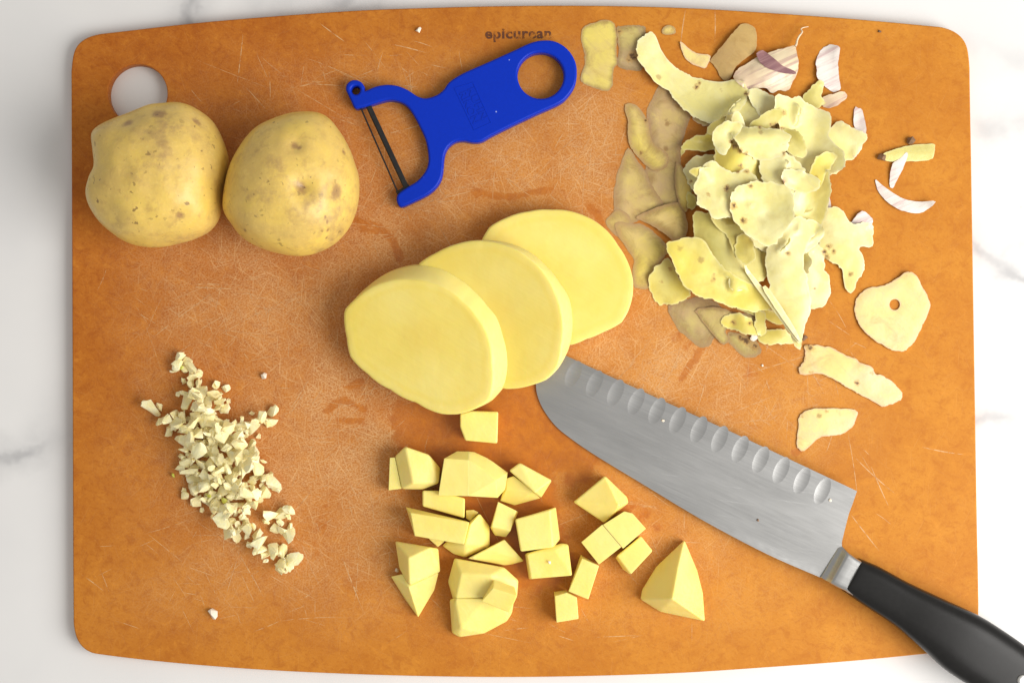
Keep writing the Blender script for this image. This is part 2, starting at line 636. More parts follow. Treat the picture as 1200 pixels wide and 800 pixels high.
def mat_husk(name, a, b, streak):
    g = G(name)
    co = g.jitter()
    v = g.mapping(co, (35, 420, 35), (0, 0, -0.45))
    s1 = g.noise(1.0, 4, 0.6, vec=v, dist=0.5)
    n1 = g.noise(60.0, 3, 0.6, vec=co)
    c = g.mix(g.step(n1, 0.35, 0.65), a, b)
    c = g.mix(g.math('MULTIPLY', g.step(s1, 0.46, 0.70), 0.7), c, streak)
    g.set(Base_Color=c, Roughness=0.34)
    g.b.inputs['Specular IOR Level'].default_value = 0.55
    g.sss(0.1, (1, 0.95, 0.9), 0.0004)
    g.bump(s1, 0.5, 0.0006)
    return g.m


def mat_garlic():
    g = G('minced_garlic')
    co = g.jitter()
    n1 = g.noise(170.0, 3, 0.6, vec=co)
    r = g.rand()
    c = g.mix(g.step(n1, 0.3, 0.7), (0.98, 0.86, 0.43), (0.98, 0.91, 0.58))
    c = g.mix(g.math('MULTIPLY', g.step(r, 0.6, 1.0), 0.4), c, (0.93, 0.76, 0.34))
    g.set(Base_Color=c, Roughness=0.26)
    g.b.inputs['Specular IOR Level'].default_value = 0.5
    g.sss(0.3, (1.0, 0.9, 0.7), 0.0012)
    g.bump(g.noise(750.0, 4, 0.65, vec=co), 0.6, 0.0006)
    return g.m


def mat_steel():
    g = G('brushed_steel')
    v = g.mapping(g.co(), (35, 2600, 35), (0, 0, 0.434))
    s1 = g.noise(1.0, 3, 0.6, vec=v)
    v2 = g.mapping(g.co(), (30, 1400, 30), (0, 0, 0.15))
    s2 = g.step(g.noise(1.0, 2, 0.5, vec=v2), 0.64, 0.75)
    smear = g.noise(40.0, 4, 0.6, vec=g.mapping(g.co(), (0.6, 2.2, 1), (0, 0, 0.434)))
    c = g.mix(s1, (0.44, 0.44, 0.435), (0.53, 0.53, 0.52))
    c = g.mix(g.math('MULTIPLY', s2, 0.25), c, (0.72, 0.72, 0.71))
    ro = g.math('ADD', g.math('MULTIPLY_ADD', smear, 0.22, 0.20), g.math('MULTIPLY', s1, 0.10))
    g.set(Base_Color=c, Roughness=ro, Metallic=1.0)
    g.bump(g.math('ADD', s1, g.math('MULTIPLY', s2, 0.6)), 0.10, 0.0002)
    return g.m


M_MARBLE = mat_marble()
M_BOARD = mat_board()
M_SKIN = mat_skin()
M_FLESH = mat_flesh('cut_potato', (0.89, 0.715, 0.175), (0.91, 0.765, 0.255))
M_SLICE = mat_slice()
M_PEEL = mat_peel('peel_flesh_side', (0.86, 0.765, 0.285), (0.885, 0.82, 0.425), spots=0.6, edge=(0.93, 0.875, 0.58), edge_f=0.6)  # pale edge, here and on yellow and olive: painted highlight of the cut rim
M_PEEL_Y = mat_peel('peel_yellow_flesh', (0.81, 0.67, 0.13), (0.84, 0.73, 0.235), spots=0.6, edge=(0.90, 0.83, 0.45), edge_f=0.6)
M_PEEL_O = mat_peel('peel_olive_flesh', (0.66, 0.575, 0.15), (0.72, 0.645, 0.23), spots=0.5, edge=(0.82, 0.76, 0.38), edge_f=0.6)
M_WET = mat_peel('peel_wet_thin', (0.74, 0.56, 0.18), (0.66, 0.45, 0.23), spots=0.8, streak=0.8, edge_f=0.8, rough=0.3, trans=0.06, edge=(0.66, 0.42, 0.25))
M_WET_Y = mat_peel('peel_wet_yellow', (0.84, 0.67, 0.16), (0.77, 0.58, 0.22), spots=0.8, streak=0.8, edge_f=0.8, rough=0.3, trans=0.05, edge=(0.70, 0.46, 0.25))
M_WET_G = mat_peel('peel_wet_grey', (0.62, 0.50, 0.17), (0.52, 0.36, 0.18), spots=1.0, streak=0.8, edge_f=0.8, rough=0.28, trans=0.04, edge=(0.52, 0.33, 0.20))
M_PALE = mat_peel('peel_pale_dry', (0.86, 0.71, 0.27), (0.80, 0.62, 0.33), spots=0.8, edge=(0.74, 0.49, 0.32), edge_f=0.8, streak=0.8)
M_PSKIN = mat_peel('peel_skin_side', (0.54, 0.36, 0.125), (0.47, 0.30, 0.12), spot=(0.13, 0.06, 0.03), spots=1.0, rough=0.55, edge=(0.48, 0.30, 0.13))
M_HUSK = mat_husk('garlic_husk', (0.84, 0.70, 0.46), (0.78, 0.60, 0.40), (0.43, 0.24, 0.23))
M_HUSK_W = mat_husk('garlic_husk_pale', (0.83, 0.76, 0.69), (0.80, 0.70, 0.63), (0.55, 0.36, 0.36))
M_HUSK_P = mat_husk('garlic_husk_purple', (0.33, 0.165, 0.16), (0.26, 0.125, 0.135), (0.45, 0.26, 0.24))
M_GARLIC = mat_garlic()
M_GERM = mat_simple('garlic_germ', (0.62, 0.64, 0.10), 0.35, 0.2).m
M_STEEL = mat_steel()
M_BLUE = mat_simple('blue_plastic', (0.001, 0.028, 0.45), 0.36, 0.10, 900.0, 0.18)
M_BLUE.bump(M_BLUE.noise(1600.0, 2), 0.06, 0.0002)
_n = M_BLUE.b.inputs['Base Color'].links[0].from_socket
_sp = M_BLUE.math('MULTIPLY', M_BLUE.step(M_BLUE.vor(230.0), 0.10, 0.05), M_BLUE.step(M_BLUE.noise(45.0, 2), 0.55, 0.62))
M_BLUE.set(Base_Color=M_BLUE.mix(M_BLUE.math('MULTIPLY', _sp, 0.7), _n, (0.5, 0.6, 0.85)))
M_BLUE = M_BLUE.m
M_BLACK = mat_simple('dark_blade_steel', (0.035, 0.034, 0.033), 0.32, 0.4, 500.0, 0.5, 0.6).m
gh = mat_simple('black_handle', (0.011, 0.0105, 0.010), 0.30, 0.3, 400.0, 0.28)
gh.bump(gh.noise(1400.0, 2), 0.05, 0.0002)
M_HANDLE = gh.m
M_RIVET = mat_simple('rivet_steel', (0.62, 0.61, 0.58), 0.3, 0.05, 400.0, 0.5, 1.0).m
M_CRUMB = mat_simple('crumb', (0.82, 0.72, 0.58), 0.5, 0.15, 400.0).m
M_ROOT = mat_simple('root_brown', (0.22, 0.12, 0.06), 0.7, 0.6, 900.0).m


def mat_worn(name, col, f0, scale):
    g = G(name)
    g.set(Base_Color=col, Roughness=0.6)
    tr = g.n('ShaderNodeBsdfTransparent')
    mx = g.n('ShaderNodeMixShader')
    g.put(mx.inputs[0], g.step(g.noise(scale, 4, 0.65), f0, f0 + 0.22, 0.2, 1.0))
    g.t.links.new(g.b.outputs[0], mx.inputs[1])
    g.t.links.new(tr.outputs[0], mx.inputs[2])
    g.t.links.new(mx.outputs[0], g.out.inputs['Surface'])
    return g.m


M_INK = mat_worn('faded_print', (0.12, 0.036, 0.014), 0.455, 230.0)
M_SCR = mat_worn('scratch_fibre', (0.78, 0.47, 0.21), 0.42, 230.0)

# ------------------------------------------------------------------ setting: marble worktop
TH = 6.4 * MM
me = mesh('worktop', [(-1.3, -1.1, -TH), (1.3, -1.1, -TH), (1.3, 1.1, -TH), (-1.3, 1.1, -TH),
                      (-1.3, -1.1, -TH - .03), (1.3, -1.1, -TH - .03), (1.3, 1.1, -TH - .03), (-1.3, 1.1, -TH - .03)],
          [(0, 1, 2, 3), (7, 6, 5, 4), (0, 4, 5, 1), (1, 5, 6, 2), (2, 6, 7, 3), (3, 7, 4, 0)])
top = link('marble_worktop', me, M_MARBLE)
top['kind'] = 'structure'
top['label'] = 'white marble worktop with soft grey veins'

# ------------------------------------------------------------------ cutting board
bo = [(140, 37.2), (250, 25), (400, 13.5), (500, 9.3), (600, 7), (700, 6.8), (800, 9.2), (900, 15), (1000, 22.3), (1085, 30),
      (1108, 33), (1124, 41), (1133, 54), (1136.3, 75), (1136.8, 95), (1137.3, 125), (1138.5, 190), (1141.5, 380), (1145, 600), (1146.3, 660), (1146.8, 690), (1147, 712), (1145.5, 733), (1138, 750), (1125, 759),
      (1100, 764), (1000, 774), (900, 781.5), (800, 788), (700, 791.5), (600, 793), (500, 792), (400, 789), (300, 784), (200, 776), (125, 767.5),
      (104, 763), (92, 752), (86.5, 735), (85.8, 715), (85.6, 690), (85.3, 640), (84.5, 400), (83.7, 190), (83.5, 130), (83.4, 100), (83.6, 80), (87, 60), (96, 48), (112, 41)]
bo_w = [p[:2] for p in pxs(catmull(bo, 5))]
hc = px(161, 110)
hole = [np.array([hc[0] + 35 * S * MM * math.cos(a), hc[1] + 35 * S * MM * math.sin(a)]) for a in np.linspace(0, 2 * math.pi, 64, endpoint=False)]
gx, gy = np.meshgrid(np.arange(-0.225, 0.2251, 0.0016), np.arange(-0.168, 0.1681, 0.0016))
gp = np.stack([gx.ravel(), gy.ravel()], 1)
bo_c = ccw(bo_w)
ok = inside(gp, bo_c) & (edge_dist(gp, bo_c) > 0.0018) & (np.linalg.norm(gp - hc[:2], axis=1) > 0.0165)
gp = gp[ok]
board_me = extrude('cutting_board', bo_w, [hole], -TH, 0.0, 0.7 * MM, interior=gp)
n = len(board_me.vertices)
bc = np.empty(n * 3)
board_me.vertices.foreach_get('co', bc)
bc = bc.reshape(-1, 3)
BX, BY = 600 + bc[:, 0] / (S * MM), 400 - bc[:, 1] / (S * MM)


def blob(cx, cy, rx, ry, rot=0.0, soft=0.5):
    a = math.radians(rot)
    u = (BX - cx) * math.cos(a) + (BY - cy) * math.sin(a)
    v = -(BX - cx) * math.sin(a) + (BY - cy) * math.cos(a)
    d = np.sqrt((u / rx) ** 2 + (v / ry) ** 2)
    return np.clip((1 + soft - d) / (2 * soft), 0, 1)


wear = np.zeros(n)
for args, s_ in [((400, 330, 250, 190, 10, 0.6), 0.85), ((470, 90, 210, 75, 5, 0.7), 0.55), ((370, 560, 170, 170, 0, 0.6), 0.8),
                 ((620, 190, 150, 90, 0, 0.6), 0.7), ((780, 430, 170, 90, 25, 0.6), 0.8), ((930, 470, 110, 90, 30, 0.6), 0.55),
                 ((690, 160, 60, 130, 0, 0.6), 0.75), ((740, 640, 170, 90, 20, 0.7), 0.5), ((300, 700, 180, 60, 0, 0.7), 0.45),
                 ((600, 720, 200, 70, 0, 0.7), 0.35), ((230, 470, 130, 150, 0, 0.7), 0.45), ((410, 480, 90, 130, 0, 0.5), 1.0),
                 ((840, 600, 130, 60, 28, 0.7), 0.4)]:
    wear = np.maximum(wear, blob(*args) * s_)
edge = np.minimum(np.minimum(BX - 84, 1140 - BX), np.minimum(BY - 20, 785 - BY))
wear *= np.clip(edge / 110, 0.08, 1)
wear *= np.clip((1100 - BX) / 260, 0.12, 1)
set_attr(board_me, 'wear', wear)
shade_wear = np.clip((900 - BX) / 620, 0, 1) * np.clip((1050 - BY) / 700, 0.3, 1)  # window-light falloff to left and top painted into the colour; wear added below
set_attr(board_me, 'shade_wear', np.clip(shade_wear + 0.25 * wear, 0, 1))
wetp = [(462, 470), (520, 455), (590, 440), (640, 440), (700, 480), (715, 520), (690, 570), (650, 560), (660, 620), (680, 650), (650, 690), (610, 690),
        (560, 650), (520, 640), (500, 610), (520, 590), (500, 560), (470, 528), (455, 500)]
P2 = np.stack([BX, BY], 1)
din = edge_dist(P2, wetp) * np.where(inside(P2, wetp), 1, -1)
wet = np.clip(0.5 + din / 50, 0, 1)
for args in [(375, 620, 12, 60, 10, 0.6), (905, 540, 60, 14, 25, 0.5), (885, 440, 40, 16, 10, 0.7), (745, 600, 60, 26, 45, .6), (800, 400, 26, 16, 20, .6)]:
    wet = np.maximum(wet, blob(*args) * 0.50)
for ln in ([(412, 256), (430, 261), (447, 268), (460, 281), (470, 302)], [(425, 268), (440, 272)], [(383, 480), (403, 468), (425, 480)], [(398, 492), (425, 492)], [(555, 226), (600, 231), (645, 222)],
           [(690, 240), (700, 252), (708, 268)], [(798, 442), (812, 424), (826, 402)], [(930, 530), (945, 520), (940, 505)], [(405, 455), (425, 448)]):
    dd_ = np.full(n, 1e9)
    for (x0, y0), (x1, y1) in zip(ln[:-1], ln[1:]):
        ab = np.array([x1 - x0, y1 - y0], float)
        tt = np.clip(((P2 - np.array([x0, y0])) @ ab) / (ab @ ab), 0, 1)
        dd_ = np.minimum(dd_, np.linalg.norm(P2 - np.array([x0, y0]) - tt[:, None] * ab, axis=1))
    wet = np.maximum(wet, np.clip(0.78 - dd_ / 16, 0, 1))
set_attr(board_me, 'wet', wet)
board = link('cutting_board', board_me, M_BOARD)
tag(board, 'worn orange-brown composite cutting board with curved ends and a round hole', 'cutting board')


def text_mesh(name, body, size, bold=0.0, extr=0.0, spacing=1.0):
    cu = bpy.data.curves.new(name, 'FONT')
    cu.body = body
    cu.size = size
    cu.align_x = 'CENTER'
    cu.align_y = 'CENTER'
    cu.offset = bold
    cu.extrude = extr
    cu.space_character = spacing
    cu.resolution_u = 4
    o = bpy.data.objects.new(name, cu)
    COL.objects.link(o)
    dg = bpy.context.evaluated_depsgraph_get()
    me = bpy.data.meshes.new_from_object(o.evaluated_get(dg))
    bpy.data.objects.remove(o)
    bpy.data.curves.remove(cu)
    me.name = name
    return me


tm = text_mesh('printed_lettering', 'epicurean', 0.0072, 0.00022, 0.0, 1.08)
to = link('printed_lettering', tm, M_INK, board)
p = px(607.5, 40)
to.location = (p[0], p[1], 0.00012)
to.rotation_euler = (0, 0, math.radians(0.4))
wx = max(v.co.x for v in tm.vertices) - min(v.co.x for v in tm.vertices)
to.scale = (78 * S * MM / wx, 1.0, 1.0)

# longer knife cuts on the board, hairline ribbons a few hundredths proud
sv, sf = [], []


def scratch(x0, y0, ang, L, w, bend):
    d = np.array([math.cos(ang), math.sin(ang)])
    nn = np.array([-d[1], d[0]])
    K = 7
    s0 = len(sv)
    for k in range(K):
        t = k / (K - 1) - 0.5
        q = np.array([x0, y0]) + d * t * L + nn * bend * (t * t - .08) * L
        ww = w * (1 - abs(2 * t) ** 2.5) + 0.05
        for sgn in (-1, 1):
            e = px(*(q + nn * ww * sgn * 0.5))
            sv.append((e[0], e[1], 0.00004))
    for k in range(K - 1):
        a = s0 + 2 * k
        sf.append((a, a + 1, a + 3, a + 2))


def on_board(x, y):
    return 100 < x < 1130 and 45 < y < 755 and math.hypot(x - 161, y - 110) > 40


clusters = [(430, 95, 130, 40, 0.45, 60), (300, 345, 110, 45, 0.0, 45), (270, 380, 110, 60, -0.6, 40), (430, 520, 90, 110, -0.5, 80),
            (330, 620, 120, 90, 0.5, 40), (780, 430, 120, 60, -0.7, 70), (930, 450, 90, 60, 1.0, 35), (700, 170, 60, 90, -0.9, 40),
            (250, 690, 130, 50, 0.3, 30), (560, 210, 120, 40, -0.3, 50), (1000, 560, 60, 60, 1.0, 8), (760, 620, 120, 60, 0.4, 25),
            (200, 600, 90, 90, 0.9, 14), (870, 60, 90, 40, 1.5, 6), (620, 730, 220, 30, 0.2, 20), (400, 260, 120, 60, 0.2, 50)]
for cx, cy, rx, ry, an, cnt in clusters:
    for _ in range(cnt):
        x, y = cx + random.gauss(0, rx * .6), cy + random.gauss(0, ry * .6)
        a = an + random.gauss(0, 0.75)
        L = min(120, 14 + random.expovariate(1 / 20))
        ex, ey = math.cos(a) * L / 2, math.sin(a) * L / 2
        if on_board(x + ex, y + ey) and on_board(x - ex, y - ey):
            scratch(x, y, a, L, random.uniform(0.35, 0.80), random.uniform(-.12, .12))
for args in [((1020, 545), (1042, 595)), ((1000, 535), (1050, 580)), ((995, 600), (1030, 645)), ((200, 335), (300, 340)), ((200, 333), (295, 334)), ((175, 398), (250, 342)),
             ((470, 245), (560, 222)), ((375, 28), (405, 50)), ((285, 40), (278, 100)), ((803, 12), (797, 55)), ((838, 8), (838, 50)), ((460, 52), (500, 62)),
             ((95, 672), (122, 692)), ((1080, 524), (1130, 533)), ((365, 440), (340, 480)), ((275, 640), (310, 700)), ((400, 650), (425, 715))]:
    (x0, y0), (x1, y1) = args
    scratch((x0 + x1) / 2, (y0 + y1) / 2, math.atan2(y1 - y0, x1 - x0), math.hypot(x1 - x0, y1 - y0), 1.15, random.uniform(-.1, .1))
so = link('knife_scratches', mesh('knife_scratches', sv, sf), M_SCR, board)
so['kind'] = 'stuff'

# ------------------------------------------------------------------ height field used to lay things on the board and on each other
HS = 0.0006
HX0, HY0 = -0.24, -0.18
HW, HH = int(0.48 / HS), int(0.36 / HS)
H = np.zeros((HH, HW))


def hget(x, y):
    u = np.clip((np.asarray(x) - HX0) / HS - 0.5, 0, HW - 2)
    v = np.clip((np.asarray(y) - HY0) / HS - 0.5, 0, HH - 2)
    i, j = u.astype(int), v.astype(int)
    fu, fv = u - i, v - j
    return (H[j, i] * (1 - fu) * (1 - fv) + H[j, i + 1] * fu * (1 - fv) + H[j + 1, i] * (1 - fu) * fv + H[j + 1, i + 1] * fu * fv)


def hput(V, T):
    for t in T:
        a, b, c = V[t[0]], V[t[1]], V[t[2]]
        i0 = int((min(a[0], b[0], c[0]) - HX0) / HS)
        i1 = int((max(a[0], b[0], c[0]) - HX0) / HS) + 1
        j0 = int((min(a[1], b[1], c[1]) - HY0) / HS)
        j1 = int((max(a[1], b[1], c[1]) - HY0) / HS) + 1
        i0, j0 = max(i0, 0), max(j0, 0)
        i1, j1 = min(i1, HW - 1), min(j1, HH - 1)
        if i1 < i0 or j1 < j0:
            continue
        X = HX0 + (np.arange(i0, i1 + 1) + 0.5) * HS
        Y = HY0 + (np.arange(j0, j1 + 1) + 0.5) * HS
        XX, YY = np.meshgrid(X, Y)
        d = (b[1] - c[1]) * (a[0] - c[0]) + (c[0] - b[0]) * (a[1] - c[1])
        if abs(d) < 1e-14:
            continue
        l1 = ((b[1] - c[1]) * (XX - c[0]) + (c[0] - b[0]) * (YY - c[1])) / d
        l2 = ((c[1] - a[1]) * (XX - c[0]) + (a[0] - c[0]) * (YY - c[1])) / d
        l3 = 1 - l1 - l2
        m = (l1 >= -.15) & (l2 >= -.15) & (l3 >= -.15)
        Z = l1 * a[2] + l2 * b[2] + l3 * c[2]
        sub = H[j0:j1 + 1, i0:i1 + 1]
        np.maximum(sub, np.where(m, Z, 0), out=sub)


# ------------------------------------------------------------------ whole potatoes
def potato(outline, height, eyes, label, seed, bulge):
    """outline: silhouette in pixels, met at mid height; eyes: (px, py, radius mm, depth mm)"""
    zc = height * 0.46
    O = np.array([p[:2] for p in pxs(outline, zc)])
    c = O.mean(axis=0)
    ang = np.arctan2(O[:, 1] - c[1], O[:, 0] - c[0])
    rad = np.linalg.norm(O - c, axis=1)
    o = np.argsort(ang)
    ang, rad = ang[o], rad[o]
    NA, NP = 140, 72
    th = np.linspace(-math.pi, math.pi, NA, endpoint=False)
    r = np.interp(th, np.concatenate([ang - 2 * math.pi, ang, ang + 2 * math.pi]), np.concatenate([rad, rad, rad]))
    V, F = [], []
    for j in range(NP + 1):
        ph = -math.pi / 2 + math.pi * j / NP
        cs, sn = abs(math.cos(ph)) ** 0.92, math.sin(ph)
        hz = (height - zc) if sn > 0 else zc
        for i in range(NA):
            # towards the poles the section loses the outline's bumps
            k = cs ** 0.6
            rr = r[i] * k + r.mean() * (1 - k)
            x, y = c[0] + rr * cs * math.cos(th[i]), c[1] + rr * cs * math.sin(th[i])
            z = zc * MM + hz * MM * (abs(sn) ** 1.0) * (1 if sn > 0 else -1)
            d = fbm(x * 40 + seed, y * 40, z * 40, 3) * bulge * MM
            nx, ny, nz = cs * math.cos(th[i]), cs * math.sin(th[i]), sn
            kk = 0.45 + 0.55 * abs(sn)
            V.append([x + nx * d * kk, y + ny * d * kk, z + nz * d * kk])
    V = np.array(V)
    V[:, 2] = np.where(V[:, 2] < 0.006, V[:, 2] * 0.55 + 0.0027, V[:, 2])
    V[:, 2] -= V[:, 2].min() - 0.0001
    eye = np.zeros(len(V))
    for ex, ey, er, ed in eyes:
        E = px(ex, ey, height * 0.85)
        # nearest surface point seen from above
        up = V[:, 2] > zc * MM
        dd = np.linalg.norm(V[:, :2] - E[:2], axis=1) + np.where(up, 0, 1)
        q = V[np.argmin(dd)].copy()
        d3 = np.linalg.norm(V - q, axis=1)
        wgt = np.exp(-(d3 / (er * MM)) ** 2)
        cen = np.array([c[0], c[1], zc * MM])
        dirn = (cen - q) / np.linalg.norm(cen - q)
        V += dirn[None] * (wgt * ed * MM)[:, None]
        eye = np.maximum(eye, np.exp(-(d3 / (er * 0.55 * MM)) ** 2))
    for j in range(NP):
        for i in range(NA):
            i2 = (i + 1) % NA
            a, b, cc, d = j * NA + i, j * NA + i2, (j + 1) * NA + i2, (j + 1) * NA + i
            if j == 0:
                F.append((a, cc, d))
            elif j == NP - 1:
                F.append((a, b, d))
            else:
                F.append((a, b, cc, d))
    me = mesh('potato', V, F)
    set_attr(me, 'eye', eye)
    bm = bmesh.new()
    bm.from_mesh(me)
    bmesh.ops.remove_doubles(bm, verts=bm.verts, dist=1e-6)
    bm.to_mesh(me)
    bm.free()
    ob = link('potato', me, M_SKIN, smooth=True)
    recentre(ob)
    tag(ob, label, 'potato', 'whole potatoes')
    return ob


z3 = lambda L: [(60 + u / 2.9975, 60 + v / 2.9975) for u, v in L]
pot1 = z3([(128, 500), (135, 455), (151, 410), (149, 350), (145, 305), (155, 278), (190, 256), (235, 240), (290, 215), (350, 188), (410, 180), (470, 185), (530, 215), (570, 255),
           (600, 320), (616, 375), (613, 430), (600, 490), (596, 550), (583, 597), (550, 635), (500, 658), (440, 672), (370, 688), (310, 685), (250, 665), (190, 622), (150, 572), (133, 535)])
pot2 = z3([(602, 540), (607, 480), (620, 420), (637, 380), (665, 335), (700, 290), (745, 252), (800, 228), (860, 214), (920, 214), (965, 230), (1000, 265), (1035, 320), (1060, 380),
           (1077, 440), (1079, 510), (1068, 570), (1040, 625), (1000, 668), (950, 698), (900, 713), (850, 716), (780, 705), (720, 685), (665, 650), (627, 600), (609, 570)])
potato(catmull(pot1, 4), 52, [(146, 140, 6, 1.6), (182, 130, 7, 1.2), (212, 253, 4.0, 1.2), (224, 137, 4, .7)],
       'knobbly yellow potato with skin, bulging at one corner, half over the board hole', 1.0, 1.6)
potato(catmull(pot2, 4), 53, [(358, 221, 7.0, 3.2), (357, 220, 2.6, 1.0), (381, 252, 1.7, .35), (381, 260, 1.7, .35), (380.5, 268, 1.7, .35), (380, 276, 1.7, .35), (346, 168, 4.0, 1.2), (395, 222, 7, 1.2), (400, 172, 3.5, .6), (352, 173, 3, .6)],
       'smooth rounded yellow potato with skin, deep brown eye near its middle', 5.0, 1.0)

# ------------------------------------------------------------------ sliced potato: three fanned slices
z7 = lambda L: [(390 + u / 2.962, 230 + v / 2.962) for u, v in L]


def slice_(topp, botp, centre, d, low, slope, thick, label, seed):
    """topp / botp: outlines of the upper and the lower rim (pixels). The slice leans: its underside is `low` mm high at
    `centre` and climbs by `slope` along d (pixel direction)."""
    d = np.array(d, float) / np.linalg.norm(d)

    def zb(p):
        return low + slope * S * float(np.dot(np.array(p[:2]) - np.array(centre), d))
    nrm = math.sqrt(1 + slope * slope)
    N = 132

    def polar(poly, dz):
        w = np.array([px(p[0], p[1], max(0.0, zb(p)) + dz)[:2] for p in poly])
        c = px(centre[0], centre[1], low + dz)[:2]
        a = np.arctan2(w[:, 1] - c[1], w[:, 0] - c[0])
        r = np.linalg.norm(w - c, axis=1)
        o = np.argsort(a)
        a, r = a[o], r[o]
        th = np.linspace(-math.pi, math.pi, N, endpoint=False)
        rr = np.interp(th, np.concatenate([a - 2 * math.pi, a, a + 2 * math.pi]), np.concatenate([r, r, r]))
        return c, th, rr
    ct, th, rt = polar(topp, thick * nrm)
    cb, _, rb = polar(botp, thick * 0.25)
    dw = np.array([d[0], -d[1]])

    def zw(xy):
        return (low + slope * float(np.dot(xy - px(*centre, low)[:2], dw)) / MM) * MM
    V, F, ring, rim = [], [], [], []
    prof = [(1.0, 0.93, 0.0), (1.0, 0.985, 0.08), (0.80, 1.0, 0.25), (0.55, 1.0, 0.5), (0.30, 1.0, 0.75), (0.06, 1.0, 0.93), (0.0, 0.99, 0.985), (0.0, 0.972, 1.0)]
    rows = []
    for (wb, sc, hz) in prof:
        row = []
        for i in range(N):
            u = np.array([math.cos(th[i]), math.sin(th[i])])
            c = ct * (1 - wb) + cb * wb
            q = c + u * (rt[i] * (1 - wb) + rb[i] * wb) * sc
            z = zw(q) + hz * thick * nrm * MM
            row.append(len(V))
            V.append((q[0], q[1], z))
            ring.append(1.0)
            rim.append(1.0 if hz < 0.985 else 0.3 if hz < 1 else 0.0)
        rows.append(row)
    for k in range(1, 17):
        f = (1 - k / 17.0) * 0.972
        row = []
        for i in range(N):
            u = np.array([math.cos(th[i]), math.sin(th[i])])
            q = ct + u * rt[i] * f
            dz = 0.25 * fbm(q[0] * 60 + seed, q[1] * 60, 0, 3)
            z = zw(q) + thick * nrm * MM + dz * MM * 0.6
            row.append(len(V))
            V.append((q[0], q[1], z))
            ring.append(f)
            rim.append(0)
        rows.append(row)
    for a, b in zip(rows[:-1], rows[1:]):
        for i in range(N):
            j = (i + 1) % N
            F.append((a[i], a[j], b[j], b[i]))
    V.append((ct[0], ct[1], zw(ct) + thick * nrm * MM))
    ring.append(0)
    rim.append(0)
    for i in range(N):
        F.append((rows[-1][i], rows[-1][(i + 1) % N], len(V) - 1))
    F.append(tuple(reversed(rows[0])))
    V = np.array(V)
    m = V[:, 2].min()
    if m < 0.0001:      # flattened where it bears on the board
        V[:, 2] = np.maximum(V[:, 2], 0.0001)
    me = mesh('potato_slice', V, F)
    set_attr(me, 'ring', ring)
    set_attr(me, 'rim', rim)
    o = link('potato_slice', me, M_SLICE, smooth=True)
    recentre(o)
    tag(o, label, 'potato slice', 'fanned slices of peeled potato')
    return o


DD = (0.85, -0.52)
s3 = z7([(510, 200), (520, 145), (545, 105), (600, 75), (680, 52), (760, 46), (860, 62), (930, 100), (990, 170), (1025, 230), (1042, 290), (1040, 350), (1025, 400), (1003, 437), (940, 470), (880, 495), (830, 515),
         (760, 508), (690, 470), (620, 400), (560, 330), (525, 260)])
slice_(s3, s3, (655, 325), DD, 0.0, 0.0, 12.0, 'flat yellow potato slice at the bottom of the fan of three', 1)
s2o = z7([(300, 232), (360, 195), (430, 165), (500, 152), (560, 150), (620, 160), (680, 185), (740, 235), (790, 295), (825, 350), (836, 410), (836, 470), (820, 540), (790, 590), (745, 635), (690, 655), (600, 668),
          (520, 640), (450, 590), (390, 510), (330, 420), (290, 320)])
s2t = z7([(300, 232), (360, 195), (430, 165), (490, 153), (545, 156), (600, 170), (680, 215), (740, 275), (775, 340), (795, 400), (800, 450), (795, 520), (780, 595), (740, 636), (690, 655), (600, 668),
          (520, 640), (450, 590), (390, 510), (330, 420), (290, 320)])
slice_(s2t, s2o, (585, 368), DD, 12.2, 0.345, 12.0, 'yellow potato slice in the middle of the fan, over the knife tip', 2)
s1o = z7([(40, 395), (70, 362), (120, 308), (180, 264), (240, 240), (310, 230), (370, 237), (440, 270), (500, 315), (550, 370), (585, 410), (605, 480), (619, 600), (602, 660), (562, 705), (500, 735), (440, 755), (380, 755),
          (290, 715), (200, 670), (120, 615), (60, 555), (48, 490)])
s1t = z7([(40, 395), (82, 352), (140, 312), (190, 294), (270, 288), (340, 300), (400, 325), (450, 365), (500, 420), (540, 490), (554, 580), (557, 650), (545, 705), (500, 735), (440, 755), (380, 755),
          (290, 715), (200, 670), (120, 615), (60, 555), (48, 490)])
slice_(s1t, s1o, (500, 395), DD, 11.2, 0.262, 13.0, 'widest yellow potato slice lying on top of the fan', 3)

# ------------------------------------------------------------------ diced potato


